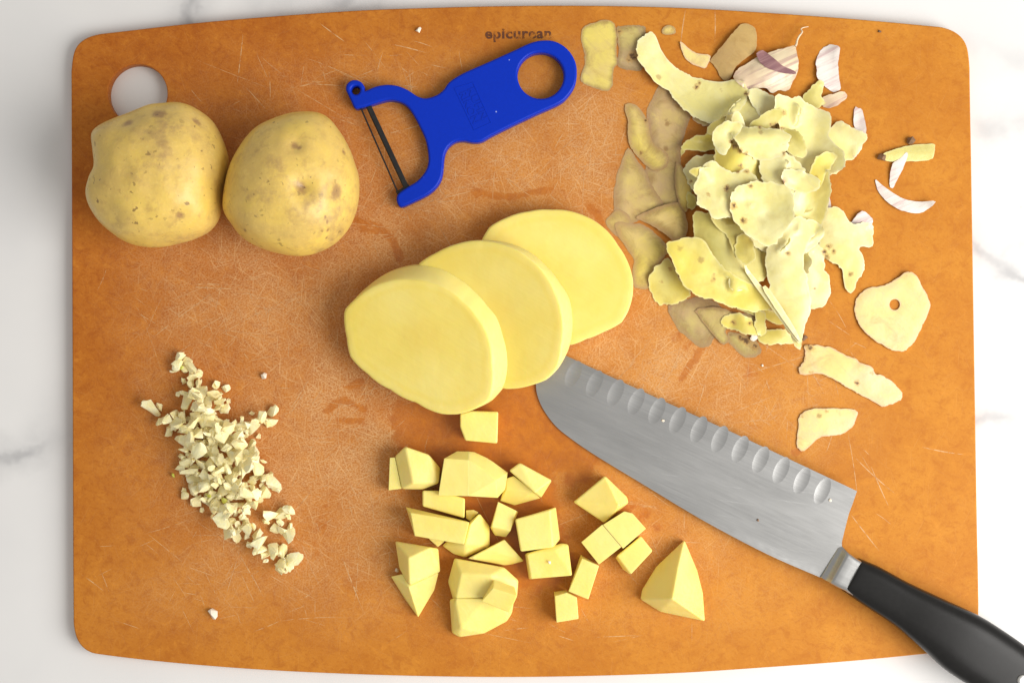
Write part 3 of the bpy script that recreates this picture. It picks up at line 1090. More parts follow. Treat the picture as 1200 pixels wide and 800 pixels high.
def chunk(pts, label, base=0.0, inset=0.97, bev=0.9, cat='potato piece', zbase=None):
    V = [px(*p) for p in pts]
    c = np.mean([v[:2] for v in V], axis=0)
    for p in pts:
        q = px(p[0], p[1], base)
        xy = c + (q[:2] - c) * inset
        V.append(np.array([xy[0], xy[1], (base + 0.08) * MM]))
    bm = bmesh.new()
    for v in V:
        bm.verts.new(v)
    r = bmesh.ops.convex_hull(bm, input=bm.verts)
    junk = [g_ for g_ in r['geom_interior'] + r['geom_unused'] if isinstance(g_, bmesh.types.BMVert)]
    bmesh.ops.delete(bm, geom=list(set(junk)), context='VERTS')
    bmesh.ops.dissolve_limit(bm, angle_limit=math.radians(7), verts=bm.verts, edges=bm.edges)
    bmesh.ops.remove_doubles(bm, verts=bm.verts, dist=0.0004)
    ed = [e for e in bm.edges if len(e.link_faces) == 2 and e.calc_face_angle(0) > math.radians(14)]
    bmesh.ops.bevel(bm, geom=ed, offset=bev * MM, segments=3, affect='EDGES', profile=0.5, clamp_overlap=True)
    bmesh.ops.triangulate(bm, faces=[f for f in bm.faces if len(f.verts) > 4])
    bmesh.ops.recalc_face_normals(bm, faces=bm.faces)
    me = bpy.data.meshes.new('potato_piece')
    bm.to_mesh(me)
    bm.free()
    o = link('potato_piece', me, M_FLESH)
    me.polygons.foreach_set('use_smooth', [True] * len(me.polygons))
    mo = o.modifiers.new('weighted_normal', 'WEIGHTED_NORMAL')
    mo.weight = 80
    recentre(o)
    tag(o, label, cat, 'diced potato pieces')
    return o


A = lambda x0, y0, L, k=6.6667: [(x0 + u / k, y0 + v / k, z) for u, v, z in L]
chunk([(539, 484.5, 12), (552.5, 481, 12), (584, 482, 12), (583, 519.5, 12), (545, 516, 12), (539, 500, 12)], 'single potato cube lying against the widest slice', inset=.95)
chunk(A(450, 470, [(165, 352, 15), (225, 640, 15), (350, 415, 13), (428, 640, 11), (440, 520, 8), (85, 430, 9), (140, 685, 9), (300, 690, 8)]),
      'chunky potato piece with a sharp ridge, beside a thin sliver')
chunk(A(450, 470, [(35, 695, 8), (45, 440, 9), (84, 437, 9), (138, 682, 8)]), 'thin potato sliver leaning against the ridged piece', bev=.3)
chunk([(520.5, 537, 15.5), (535.5, 528.5, 10), (549.4, 528.7, 10), (549.4, 539, 16), (549.4, 581, 16), (513.7, 580, 15)], 'blocky half of a cut potato slice, straight cut on one side', bev=.2, inset=1)
chunk([(549.1, 539, 15.8), (549.1, 528.7, 10), (556, 529.5, 9), (570, 536, 9), (577.5, 540.7, 9), (595, 553.5, 8), (592, 573, 8), (583, 583, 13), (580.5, 563, 15.6), (570, 552.5, 15.6), (556, 544, 15.7), (549.1, 581, 15.8)],
      'rounded half of a cut potato slice, outer edge curved', bev=.2, inset=1)
chunk([(596.5, 551, 12), (609, 541.8, 13), (647, 562.5, 11), (634, 583.5, 5), (626.5, 577.5, 13.5), (617, 570.5, 13)], 'small potato cube tilted on the end of a flat slab')
chunk([(594, 560, 8), (602, 557.5, 9), (626, 575.5, 10), (633, 583.5, 4), (603, 591.8, 4), (586, 586.5, 4), (593, 574, 8)], 'flat potato slab with a curved edge under a tilted cube', bev=.4)
chunk([(495, 574.5, 11), (512.5, 574.5, 11), (513.5, 582.5, 11), (545, 583.5, 11), (544.5, 607, 11), (495, 593, 11)], 'square potato block tucked between the half slices and a raised bar')
chunk([(481, 600.5, 17), (550, 611.5, 18), (543.7, 637.5, 17), (486, 627.7, 16.5), (486, 615, 16.5), (475.5, 593.7, 8), (500, 598, 10), (546, 609.5, 11)],
      'long potato bar raised on its side across the pile', base=0, bev=.4)
chunk([(501, 626, 4.5), (521, 628, 4.5), (520.5, 634.5, 4), (513, 640.5, 4), (503, 631.5, 4.5)], 'tiny potato corner poking out below the raised bar', bev=.3)
chunk([(562, 601, 12), (552, 612.5, 15), (545.5, 638, 14), (518, 639, 3.5), (531, 648.7, 3.5), (545, 653, 4), (574, 640, 5), (574, 616, 5)], 'sloping potato wedge between the raised bar and a triangle')
chunk([(546, 597.5, 7), (555, 597, 7), (561, 600, 5), (551, 610, 8), (546, 607, 7)], 'little potato bit wedged behind the raised bar', bev=.3)
chunk([(591, 631.5, 9), (571, 643, 10), (548, 654, 9), (614, 657, 6), (600, 661, 3), (591, 662, 4), (572, 659, 4)], 'flat triangular potato piece with a pointed end', inset=.95)
chunk([(583.5, 587.5, 13), (605, 598, 12), (598, 622, 12), (576, 617, 13), (607.5, 599, 4), (593, 629, 4), (580, 627, 5), (574.5, 618, 5)], 'small upright potato stick between slab and square block', bev=.4)
chunk([(603.5, 608, 15), (645, 596.5, 15), (648.5, 641, 15), (610, 646, 15), (651.4, 593.3, 8), (656.5, 632, 7)], 'square potato block touching another at its lower side')
chunk([(617, 648, 13), (650, 643.5, 13), (659, 636, 11), (666, 637.5, 11), (670.5, 674, 12), (622, 678, 12), (615, 648.5, 5), (620, 679, 4)], 'square potato block with a tiny white fleck on top')
chunk([(709, 557, 14), (671.5, 588, 8), (708, 612.5, 8), (727, 594, 14), (735, 582, 7), (736.5, 589, 6), (724, 600, 8)], 'diamond-shaped potato cube closest to the knife edge')
chunk([(705.7, 614.2, 13.2), (728, 640.5, 13.2), (701.7, 661, 12.5), (681, 635, 12.5)], 'square potato cube joined corner to corner with a stick', inset=1, bev=.25)
chunk([(731.4, 598.8, 13.4), (741, 601, 13.4), (757, 619, 13.4), (730, 642.4, 13.4), (727.5, 640, 13.4), (706.5, 614.5, 13.4)], 'larger potato cube below the diamond-shaped one', inset=1, bev=.25)
chunk([(722.5, 651, 11), (732, 643.6, 11), (751, 627.5, 11), (765, 645, 11), (739, 673, 11), (720.7, 652.5, 3), (731, 668, 3)], 'smaller potato cube between the larger cube and the big wedge')
chunk([(682, 654, 12), (702, 662.5, 12), (689.4, 702, 12), (666, 692.5, 12), (680.4, 649.5, 4), (700, 660.5, 5)], 'narrow potato stick set at a slant', bev=.4)
chunk([(650, 698, 11), (664, 694, 11), (676, 699.5, 11), (678, 724.6, 11), (652, 729, 11), (649, 693, 4), (663, 691, 4)], 'small potato cube at the end of the slanted stick', bev=.4)
chunk([(478.5, 654, 17), (505.5, 641, 14), (480, 685.5, 12), (463, 633.5, 7), (468, 666, 6), (513.7, 642, 8), (516, 669.7, 7)], 'peaked potato piece with three cut faces')
chunk([(479, 687.5, 11), (458, 675, 4), (514, 671, 6), (509, 691, 4), (490, 722.8, 4), (470, 672.5, 7), (474, 702, 4)], 'pointed potato piece under the peaked one', bev=.4)
chunk([(540, 672, 15), (576, 673, 15), (580, 699, 14), (534, 700.5, 14), (532.5, 653.5, 9), (591, 664.5, 10), (607.5, 679.5, 8), (606, 699, 7), (525, 681, 4), (531, 702, 6)], 'big thick potato piece carrying a small cube', inset=1)
chunk([(533, 700.3, 13.6), (570, 700.3, 13.6), (590, 700.3, 11), (540, 736, 10), (602, 706, 4), (600, 718, 4), (594, 727.5, 4), (567, 741.8, 4), (538.5, 746, 4), (529.5, 741, 4), (527, 702, 5)], 'big rounded potato piece with a curved outer edge', inset=1)
chunk([(577.5, 689, 21), (606, 698, 21), (597, 717.5, 19), (564, 704, 19), (579, 679, 16), (603, 687, 16)], 'small potato cube perched on the big thick piece', base=15.1, inset=.96)
chunk(A(730, 620, [(480, 82, 5), (430, 300, 15), (387, 540, 24), (640, 716, 3), (137, 545, 4), (370, 640, 6), (290, 642, 3), (150, 470, 3), (260, 290, 3), (580, 320, 3), (624, 495, 3)]),
      'large potato wedge standing alone by the knife edge', inset=1.0)

# ------------------------------------------------------------------ peeler
zp = lambda L: [(390 + u / 3.332, 20 + v / 3.332) for u, v in L]
pe = zp([(85, 356), (72, 330), (60, 305), (51, 283), (56, 262), (72, 249), (92, 247), (112, 256), (124, 274), (127, 289), (165, 273), (210, 265), (255, 270), (295, 287), (330, 310), (360, 318), (390, 312), (415, 300), (435, 282), (450, 260),
         (475, 240), (520, 215), (600, 180), (700, 135), (770, 103), (820, 92), (870, 97), (915, 125), (945, 170), (953, 220), (945, 270), (915, 315), (880, 342), (800, 378), (700, 425), (620, 465), (580, 487),
         (545, 490), (510, 484), (480, 488), (455, 505), (440, 530), (434, 560), (432, 590), (425, 630), (405, 665), (370, 695), (320, 720), (272, 741), (256, 735), (249, 712), (256, 690), (290, 665), (330, 640), (360, 605),
         (373, 570), (372, 530), (362, 480), (340, 430), (310, 375), (285, 345), (255, 330), (220, 325), (180, 334), (140, 347), (105, 357)])
PZ = 7.0
peo = [p[:2] for p in pxs(catmull(pe, 4), PZ - 1)]


def circ(cx, cy, r, z, n=40):
    c = px(cx, cy, z)
    k = (CAM[2] - z * MM) / CAM[2]
    return [np.array([c[0] + r * S * MM * k * math.cos(a), c[1] + r * S * MM * k * math.sin(a)]) for a in np.linspace(0, 2 * math.pi, n, endpoint=False)]


h1 = circ(*zp([(812, 228)])[0], 27.3, PZ)
h2 = circ(*zp([(89, 285)])[0], 5.2, PZ, 20)
pl = zp([(472, 277), (548, 254), (620, 414), (551, 445)])
panel = [p[:2] for p in pxs(pl, PZ)]
pd = 0.45 * MM
peeler = empty('vegetable_peeler', tuple(px(520, 140)))
tag(peeler, 'bright blue plastic Y-shaped vegetable peeler with a dark blade', 'peeler')
eo = Vector(peeler.location)
hm = extrude('handle', peo, [h1, h2], 0.05 * MM, PZ * MM, 1.2 * MM)
ho = link('handle', hm, M_BLUE, peeler)
ho.location = -eo
# raised border and shallow panel with lettering on the handle
pr = resample(ccw(panel), 0.002)
inner = offset_poly([np.array(q) for q in pr], 0.45 * MM)
V, F = [], []
N_ = len(pr)
for ring_, z_ in ((pr, PZ * MM), (offset_poly([np.array(q) for q in pr], 0.1 * MM), PZ * MM + 0.16 * MM), (offset_poly([np.array(q) for q in pr], 0.35 * MM), PZ * MM + 0.16 * MM), (inner, PZ * MM + 0.01 * MM)):
    V += [(q[0], q[1], z_) for q in ring_]
for r_ in range(3):
    for i in range(N_):
        j = (i + 1) % N_
        F.append((r_ * N_ + i, r_ * N_ + j, (r_ + 1) * N_ + j, (r_ + 1) * N_ + i))
fr = link('panel_border', mesh('panel_border', V, F), M_BLUE, ho)
pc = np.mean(np.array(panel), axis=0)
pdir = np.array(panel[3]) - np.array(panel[0])
pang = math.atan2(pdir[1], pdir[0])
for k, (w_, off) in enumerate((('KUHN', 2.35), ('RIKON', -2.05))):
    tm = text_mesh('embossed_lettering', w_, 0.0052, 0.00006, 0.00012)
    tx = link('embossed_lettering', tm, M_BLUE, ho)
    wx = max(v.co.x for v in tm.vertices) - min(v.co.x for v in tm.vertices)
    nn = np.array([-math.sin(pang), math.cos(pang)])
    q = pc + nn * off * MM
    tx.location = (q[0], q[1], PZ * MM + 0.06 * MM)
    tx.rotation_euler = (0, 0, pang)
    tx.scale = (16.5 * MM / wx, 1, 1)


def bar(name, p0, p1, w, t, z0, z1, mat, parent):
    a, b = px(p0[0], p0[1], z0), px(p1[0], p1[1], z1)
    d = b - a
    L = np.linalg.norm(d)
    d = d / L
    s_ = np.cross([0, 0, 1.0], d)
    s_ /= np.linalg.norm(s_)
    u = np.cross(d, s_)
    V, F = [], []
    for q in (a, b):
        for (i, j) in ((-1, -.4), (-.6, -1), (.6, -1), (1, -.4), (1, .4), (.6, 1), (-.6, 1), (-1, .4)):
            V.append(q + s_ * i * w * MM / 2 + u * j * t * MM / 2)
    for i in range(8):
        j = (i + 1) % 8
        F.append((i, j, 8 + j, 8 + i))
    F.append(tuple(range(7, -1, -1)))
    F.append(tuple(range(8, 16)))
    o = link(name, mesh(name, V, F), mat, parent)
    o.location = -eo
    return o


def zpp(u, v):
    return zp([(u, v)])[0]


blade_ = bar('blade', zpp(138, 345), zpp(288, 668), 2.7, 1.2, 4.4, 4.4, M_BLACK, peeler)
b2 = bar('cutting_edge', zpp(108, 352), zpp(258, 694), 0.8, 0.5, 4.9, 4.9, M_BLACK, blade_)
b2.location = (0, 0, 0)
for (u0, v0, u1, v1) in ((101, 356, 150, 336), (250, 690, 300, 660)):
    b3 = bar('blade_end', zpp(u0, v0), zpp(u1, v1), 2.2, 1.0, 4.4, 4.4, M_BLACK, blade_)
    b3.location = (0, 0, 0)

# ------------------------------------------------------------------ knife
K0 = np.array([628.0, 450.0])
E1 = np.array([0.907, 0.421])
E2 = np.array([0.421, -0.907])


def kz(x, y):
    r = np.array([x, y]) - K0
    return 0.66 + 0.0172 * float(r @ E1) + 0.0147 * float(r @ E2)


knife = empty('kitchen_knife', tuple(px(820, 560)))
tag(knife, 'broad-bladed kitchen knife with oval hollows and a black handle', 'knife')
ko = Vector(knife.location)
zk = lambda L: [(600 + u / 2.6667, 400 + v / 2.6667) for u, v in L]
edge_l = catmull(zk([(150, 30), (95, 75), (76, 125), (80, 170), (100, 215), (135, 262), (180, 300), (260, 355), (400, 440), (600, 560), (800, 665), (972, 740)]), 5, closed=False)
back_l = zk([(990, 735), (1031, 652), (1031, 625), (1037, 600), (1052, 540), (1065, 505), (1078, 467)])
spine_l = zk([(1078, 467), (900, 383), (700, 289), (500, 198), (300, 106), (170, 45), (150, 30)])
outline = [np.array(p) for p in edge_l] + [np.array(p) for p in back_l[:-1]] + [np.array(p) for p in spine_l[:-1]]


def spine_d(p):     # pixels below the spine line
    a = np.array(zk([(180, 50)])[0])
    d = np.array(zk([(1078, 467)])[0]) - a
    d /= np.linalg.norm(d)
    r = np.array(p) - a
    return float(d[0] * r[1] - d[1] * r[0])


def khalf(p):
    return 1.05 * (1 - min(1, max(0, spine_d(p) / 106.0))) + 0.10


def ktop(p):
    return kz(*p) + khalf(p)


outl = resample(outline, 5.0)
dimp = zk([(192, 102), (258, 132), (324, 160), (388, 188), (453, 217), (518, 246), (584, 275), (649, 305), (713, 336), (777, 369), (841, 402), (906, 434), (970, 467)])
dl = []
for cx, cy in dimp:
    el = []
    for a in np.linspace(0, 2 * math.pi, 28, endpoint=False):
        el.append(np.array([cx, cy]) + E1 * 8.1 * math.cos(a) + E2 * 16.8 * math.sin(a))
    dl.append(el)
gx, gy = np.meshgrid(np.arange(630, 1010, 7.0), np.arange(410, 690, 7.0))
gi = np.stack([gx.ravel(), gy.ravel()], 1)
ok = inside(gi, outl) & (edge_dist(gi, outl) > 3)
for el in dl:
    ok &= ~(inside(gi, el) | (edge_dist(gi, el) < 2))
gi = gi[ok]
v2, t2, bk = triangulate([outl] + dl, gi)
V = [px(q[0], q[1], ktop(q)) for q in v2]
nt = len(V)
F = [tuple(reversed(t)) for t in t2.tolist()]
# underside (one plain sheet) and rim
v3, t3, bk3 = triangulate([outl], None)
s0 = len(V)
for q in v3:
    p = px(q[0], q[1], ktop(q))
    V.append(np.array([p[0], p[1], p[2] - 2 * khalf(q) * MM]))
F += [tuple(s0 + i for i in t) for t in t3.tolist()]
no = len(outl)
for i in range(no):
    j = (i + 1) % no
    F.append((bk[i], bk[j], s0 + bk3[j], s0 + bk3[i]))
bm = bmesh.new()
bm.from_mesh(mesh('tmp', V, F))
bmesh.ops.recalc_face_normals(bm, faces=bm.faces)
kme = bpy.data.meshes.new('blade')
bm.to_mesh(kme)
bm.free()
kb = link('blade', kme, M_STEEL, knife)
kb.location = -ko
for (cx, cy), el in zip(dimp, dl):
    V, F = [], []
    R = 7
    for r_ in range(R):
        f = 1 - r_ / R
        for q in el:
            c = np.array([cx, cy])
            qq = c + (q - c) * f
            dep = 0.16 * (1 - f * f)
            V.append(px(qq[0], qq[1], ktop(qq) - dep))
    V.append(px(cx, cy, ktop((cx, cy)) - 0.16))
    n_ = len(el)
    for r_ in range(R - 1):
        for i in range(n_):
            j = (i + 1) % n_
            F.append((r_ * n_ + i, r_ * n_ + j, (r_ + 1) * n_ + j, (r_ + 1) * n_ + i))
    for i in range(n_):
        F.append(((R - 1) * n_ + i, (R - 1) * n_ + (i + 1) % n_, R * n_))
    m_ = mesh('hollow', V, F)
    m_.flip_normals() if m_.polygons[0].normal.z < 0 else None
    link('hollow', m_, M_STEEL, kb, smooth=True)


def loft(name, secs, mat, parent, power=2.6, cap=True, n=36):
    """secs: (top px, bottom px, half thickness mm)"""
    V, F = [], []
    for (t, b, ht) in secs:
        t, b = np.array(t), np.array(b)
        c = (t + b) / 2
        zc = kz(*c)
        for i in range(n):
            a = 2 * math.pi * i / n
            ca, sa = math.cos(a), math.sin(a)
            u = math.copysign(abs(ca) ** (2 / power), ca)
            v = math.copysign(abs(sa) ** (2 / power), sa)
            q = c + (t - c) * u
            V.append(px(q[0], q[1], zc) + np.array([0, 0, v * ht * MM]))
    for s_ in range(len(secs) - 1):
        for i in range(n):
            j = (i + 1) % n
            F.append((s_ * n + i, s_ * n + j, (s_ + 1) * n + j, (s_ + 1) * n + i))
    if cap:
        F.append(tuple(range(n - 1, -1, -1)))
        F.append(tuple((len(secs) - 1) * n + i for i in range(n)))
    bm = bmesh.new()
    bm.from_mesh(mesh('tmp', V, F))
    bmesh.ops.recalc_face_normals(bm, faces=bm.faces)
    me = bpy.data.meshes.new(name)
    bm.to_mesh(me)
    bm.free()
    o = link(name, me, mat, parent)
    me.polygons.foreach_set('use_smooth', [len(p_.vertices) == 4 for p_ in me.polygons])
    o.location = -ko
    return o


loft('bolster', [((984, 637), (961.5, 676), 0.75), ((986.2, 639), (964, 677.5), 1.0), ((988.2, 641.2), (967, 679.5), 2.0), ((990.2, 643.6), (969.6, 681.2), 4.6), ((991.6, 645.2), (971.2, 682.1), 5.6),
                 ((993.2, 646.6), (972.8, 682.9), 5.75), ((1000, 651.5), (979.5, 686.6), 5.8), ((1007, 655.6), (987.4, 690.2), 5.85), ((1016, 660), (996, 696), 5.85)],
     M_STEEL, knife, 7.0)
tops = [(1007.4, 654.3), (1010, 655), (1030.8, 663.9), (1063.8, 681.8), (1105, 701), (1146.4, 720.3), (1179.4, 740.9), (1202, 757), (1225, 776), (1243, 797), (1248, 810), (1247, 822), (1240, 832)]
bots = [(987.3, 691.4), (989.5, 693), (1008.8, 706.5), (1044.6, 729.9), (1066.6, 747.8), (1085.8, 764.3), (1105, 782.1), (1130, 799), (1162, 818), (1192, 832), (1210, 838), (1224, 839), (1233, 836)]
hts = [6.5, 7.0, 7.4, 7.9, 8.6, 8.9, 8.9, 8.8, 8.7, 8.4, 7.6, 6.0, 3.0]
secs = []
ct_ = catmull([(*a, *b, h, 0) for a, b, h in zip(tops, bots, hts)], 4, closed=False)
for q in ct_:
    secs.append(((q[0], q[1]), (q[2], q[3]), q[4]))
hd = loft('handle', secs, M_HANDLE, knife, 3.2)
for rx_, ry_ in ((1199, 797),):
    c = px(rx_, ry_, kz(rx_, ry_) + 8.7)
    V, F = [], []
    for r_, z_ in ((2.8, -0.6), (2.8, 0.05), (2.4, 0.28), (1.4, 0.40)):
        for i in range(24):
            a = 2 * math.pi * i / 24
            V.append((c[0] + r_ * MM * math.cos(a), c[1] + r_ * MM * math.sin(a), c[2] + z_ * MM))
    for k in range(3):
        for i in range(24):
            j = (i + 1) % 24
            F.append((k * 24 + i, k * 24 + j, k * 24 + 24 + j, k * 24 + 24 + i))
    F.append(tuple(72 + i for i in range(24)))
    link('rivet', mesh('rivet', V, F), M_RIVET, hd, smooth=True)

# ------------------------------------------------------------------ peelings
def peel(name, poly, mats, label, cat, group, thick=1.0, curl=None, wav=0.8, hole=None, zg=0.0, smooth_n=4, rag=0.5, press=0.5, lay=True, grow=1.0, twist=0.0, soft=0.0025, crease=0.0):
    """A paring: outline in photo pixels, laid over whatever lies below it.
    curl = (angle deg, height mm, kind) - 'arch' lifts the middle, 'cup' lifts the rims, 'ramp' lifts one end"""
    if grow != 1.0:
        cc = np.mean(np.array([q[:2] for q in poly]), axis=0)
        poly = [tuple(cc + (np.array(q[:2]) - cc) * grow) for q in poly]
    seed = random.uniform(0, 100)
    poly = [np.array(q[:2], float) for q in poly]
    ch = []
    for i in range(len(poly)):          # corners cut once: crisp but not pointed
        a_, b_, c_ = poly[i - 1], poly[i], poly[(i + 1) % len(poly)]
        ch += [b_ + (a_ - b_) * 0.2, b_ + (c_ - b_) * 0.2]
    poly = resample(ch, 2.2)
    c0 = np.mean(poly, axis=0)
    rp = []
    for q in poly:
        nz = fbm(q[0] * 0.11 + seed, q[1] * 0.11, 0, 3)
        nz2 = fbm(q[0] * 0.45 + seed, q[1] * 0.45, 4, 2)
        d = (q - c0) / (np.linalg.norm(q - c0) + 1e-6)
        rp.append(q + d * (nz * rag * 2.2 + nz2 * rag * 1.0))
    W_ = np.array([px(q[0], q[1], zg)[:2] for q in rp])
    W_ = [w for w in ccw(list(W_))]
    hl = []
    if hole:
        hl = [[w[:2] for w in pxs([(hole[0] + hole[2] * math.cos(a), hole[1] + hole[2] * 1.05 * math.sin(a)) for a in np.linspace(0, 2 * math.pi, 14, endpoint=False)], zg)]]
    lo, hi = np.min(W_, axis=0), np.max(W_, axis=0)
    st = 0.0013
    gx, gy = np.meshgrid(np.arange(lo[0], hi[0], st), np.arange(lo[1], hi[1], st))
    gq = np.stack([gx.ravel(), gy.ravel()], 1) + rng.uniform(-.25, .25, (gx.size, 2)) * st
    ok = inside(gq, W_) & (edge_dist(gq, W_) > 0.0007)
    for h in hl:
        ok &= ~inside(gq, h) & (edge_dist(gq, h) > 0.0007)
    v2, T, bk = triangulate([W_] + hl, gq[ok])
    n = len(v2)
    c = v2.mean(axis=0)
    ext = max(np.ptp(v2[:, 0]), np.ptp(v2[:, 1])) / 2
    s_ = np.zeros(n)
    if curl:
        a = math.radians(curl[0])
        u = ((v2 - c) @ np.array([math.cos(a), math.sin(a)]))
        um = np.abs(u).max() + 1e-9
        t = u / um
        if curl[2] == 'arch':
            s_ = curl[1] * MM * (1 - t * t)
        elif curl[2] == 'cup':
            s_ = curl[1] * MM * t * t
        else:
            s_ = curl[1] * MM * np.clip((t + 1) / 2, 0, 1) ** 1.6
        if twist:
            vv = ((v2 - c) @ np.array([-math.sin(a), math.cos(a)]))
            s_ = s_ + twist * MM * t * vv / (np.abs(vv).max() + 1e-9)
    if crease:
        for _k in range(2):
            ca = random.uniform(0, 2 * math.pi)
            uu = ((v2 - c) @ np.array([math.cos(ca), math.sin(ca)])) / ext - random.uniform(-.35, .35)
            kk_ = np.sqrt(uu * uu + 0.004)
            s_ = s_ + crease * MM * kk_ * random.choice([-1, 1, 1])
    s_ = s_ + np.array([fbm(q[0] * 55 + seed, q[1] * 55, 1.0, 3) + 0.30 * fbm(q[0] * 170 + seed, q[1] * 170, 3.0, 2) for q in v2]) * wav * MM
    g = hget(v2[:, 0], v2[:, 1])
    off = np.percentile(g - s_, min(100, 100 * press + 40 * (1 - press))) if lay else 0.0
    off = max(off, -s_.max() * 0.2)
    thin = thick < 0.45
    gap = thick * MM * (0.3 if thin else 0.55)
    z = np.maximum(s_ + off, g + gap)
    # relax the sheet
    nb = [[] for _ in range(n)]
    for t_ in T:
        for i in range(3):
            nb[t_[i]].append(t_[(i + 1) % 3])
            nb[t_[i]].append(t_[(i + 2) % 3])
    nbm = [np.array(list(set(q))) if q else np.array([i]) for i, q in enumerate(nb)]
    for _ in range(smooth_n):
        zz = np.array([z[q].mean() for q in nbm])
        z = np.maximum(z * 0.35 + zz * 0.65, g + gap * 0.85)
    # boundary edges
    cnt = {}
    for t_ in T:
        for i in range(3):
            e = (t_[i], t_[(i + 1) % 3])
            cnt[e] = cnt.get(e, 0) + 1
    bnd = [e for e in cnt if (e[1], e[0]) not in cnt]
    ed = edge_dist(v2, W_)
    for h in hl:
        ed = np.minimum(ed, edge_dist(v2, h))
    tk = thick * MM * ((0.12 + 0.88 * np.clip(ed / 0.005, 0, 1)) if thin else (0.45 + 0.55 * np.clip(ed / 0.0030, 0, 1)))
    Vt = np.column_stack([v2, z + tk / 2])
    Vb = np.column_stack([v2, np.maximum(z - tk / 2, g + 0.00002)])
    bi = sorted({i for e in bnd for i in e})
    rt = {i: 2 * n + k for k, i in enumerate(bi)}
    rb = {i: 2 * n + len(bi) + k for k, i in enumerate(bi)}
    V = np.vstack([Vt, Vb, Vt[bi], Vb[bi]])
    F = [tuple(t_) for t_ in T.tolist()] + [(t_[2] + n, t_[1] + n, t_[0] + n) for t_ in T.tolist()]
    for (a, b) in bnd:
        F.append((rt[b], rt[a], rb[a], rb[b]))
    me = mesh(name, V, F)
    for m in mats:
        me.materials.append(m)
    mi = [0] * len(T) + [1] * len(T) + [len(mats) - 1 if len(mats) > 2 else 0] * len(bnd)
    me.polygons.foreach_set('material_index', mi)
    me.polygons.foreach_set('use_smooth', [True] * len(F))
    e01 = np.clip(1 - ed / soft, 0, 1)
    wpx = np.stack([600 + (V[:, 0]) / (S * MM) * CAM[2] / (CAM[2] - V[:, 2]), 400 - (V[:, 1]) / (S * MM) * CAM[2] / (CAM[2] - V[:, 2])], 1)
    ey = np.zeros(len(V))
    for ex, ey_, er in EYES:
        ey = np.maximum(ey, np.exp(-(np.linalg.norm(wpx - np.array([ex, ey_]), axis=1) / (er * 1.1)) ** 2))
    set_attr(me, 'eye', ey)
    set_attr(me, 'edge', np.concatenate([e01, e01, np.ones(2 * len(bi))]))
    hput(Vt, T)
    o = link(name, me)
    recentre(o)
    tag(o, label, cat, group)
    return o


EYES = [(911, 147, 4), (905, 146, 3), (917, 150, 3), (891, 149, 3), (920, 132, 4), (919, 180, 3.5), (857, 166, 3), (862, 172, 4), (868, 177, 4), (875, 180, 3), (876, 109, 3.5), (869, 194, 3), (876, 201, 3.5),
        (866, 202, 3), (880, 219, 3.5), (852, 221, 5), (860, 242, 5), (872, 259, 5), (830, 229, 3), (810, 213, 3), (919, 213, 3), (972, 288, 4), (966, 295, 4), (969, 301, 4), (977, 295, 3.5), (924, 297, 4),
        (997, 321, 3.5), (955, 338, 2.5), (837, 324, 3), (836, 329, 3), (879, 379, 3.5), (817, 101, 4), (820, 97, 3), (794, 124, 2.5), (752, 179, 3), (757, 141, 3), (727, 36, 4), (742, 65, 7), (737, 69, 3.5),
        (945, 402, 7), (950, 408, 5), (940, 420, 5), (950, 436, 3), (1004, 448, 4), (1022, 437, 3), (786, 315, 3), (775, 330, 2.5), (940, 487, 2.5), (968, 482, 2.5), (789, 32, 3), (875, 400, 6), (868, 396, 5), (884, 406, 5), (860, 378, 4)]
GP = 'potato peelings in the heap'
GL = 'loose peelings beside the heap'
CR, YE, OL = [M_PEEL, M_PSKIN], [M_PEEL_Y, M_PSKIN], [M_PEEL_O, M_PSKIN]
WT, WY, WG = [M_WET, M_PSKIN], [M_WET_Y, M_PSKIN], [M_WET_G, M_PSKIN]
PA, SK = [M_PALE, M_PSKIN], [M_PSKIN, M_PALE]
pk = 'potato_peel'
z8 = lambda x0, y0, L, k=8.0: [(x0 + u / k, y0 + v / k) for u, v in L]

# flat, wet, thin parings on the left
peel(pk, [(775, 96), (786, 104), (795, 115), (804, 126), (811, 133), (807, 143), (803, 155), (799, 168), (798, 185), (797, 205), (796, 230), (797, 244), (775, 248), (752, 238), (755, 205), (760, 180), (759, 150), (757, 132), (763, 118), (769, 105)],
     WT, 'long flat taupe potato peel under a short yellow one', 'potato peel', GP, .4, None, .35, soft=.007)
peel(pk, [(735, 172), (741, 178), (748, 190), (757, 200), (762, 215), (772, 230), (779, 241), (770, 248), (757, 252), (748, 260), (738, 262), (725, 263), (720, 250), (719, 235), (720, 220), (723, 205), (728, 190)],
     WT, 'broad flat brownish potato peel on the outer side of the heap', 'potato peel', GP, .4, None, .35, soft=.007)
peel(pk, [(724, 244), (717, 250), (709, 258), (713, 268), (722, 276), (730, 284), (742, 300), (748, 298), (747, 280), (742, 262), (735, 250)],
     WT, 'thin brownish peel strip next to the flat potato slice', 'potato peel', GP, .4, None, .3, soft=.006)
peel(pk, [(733, 122), (740, 121), (748, 125), (755, 134), (760, 145), (762, 158), (766, 170), (776, 175), (784, 183), (783, 193), (775, 200), (764, 200), (755, 193), (745, 182), (737, 170), (735, 155), (736, 142), (732, 130)],
     WY, 'short yellow curved peel lying on a taupe one', 'potato peel', GP, .8, (60, 1.5, 'arch'), .4, soft=.006)
peel(pk, [(719, 262), (726, 260), (740, 262), (752, 262), (765, 270), (775, 280), (785, 292), (776, 305), (769, 313), (763, 325), (762, 337), (752, 340), (742, 336), (741, 318), (743, 305), (735, 292), (725, 278)],
     WY, 'yellowish flat potato peel with ragged top by the slice fan', 'potato peel', GP, .4, None, .5, soft=.007)
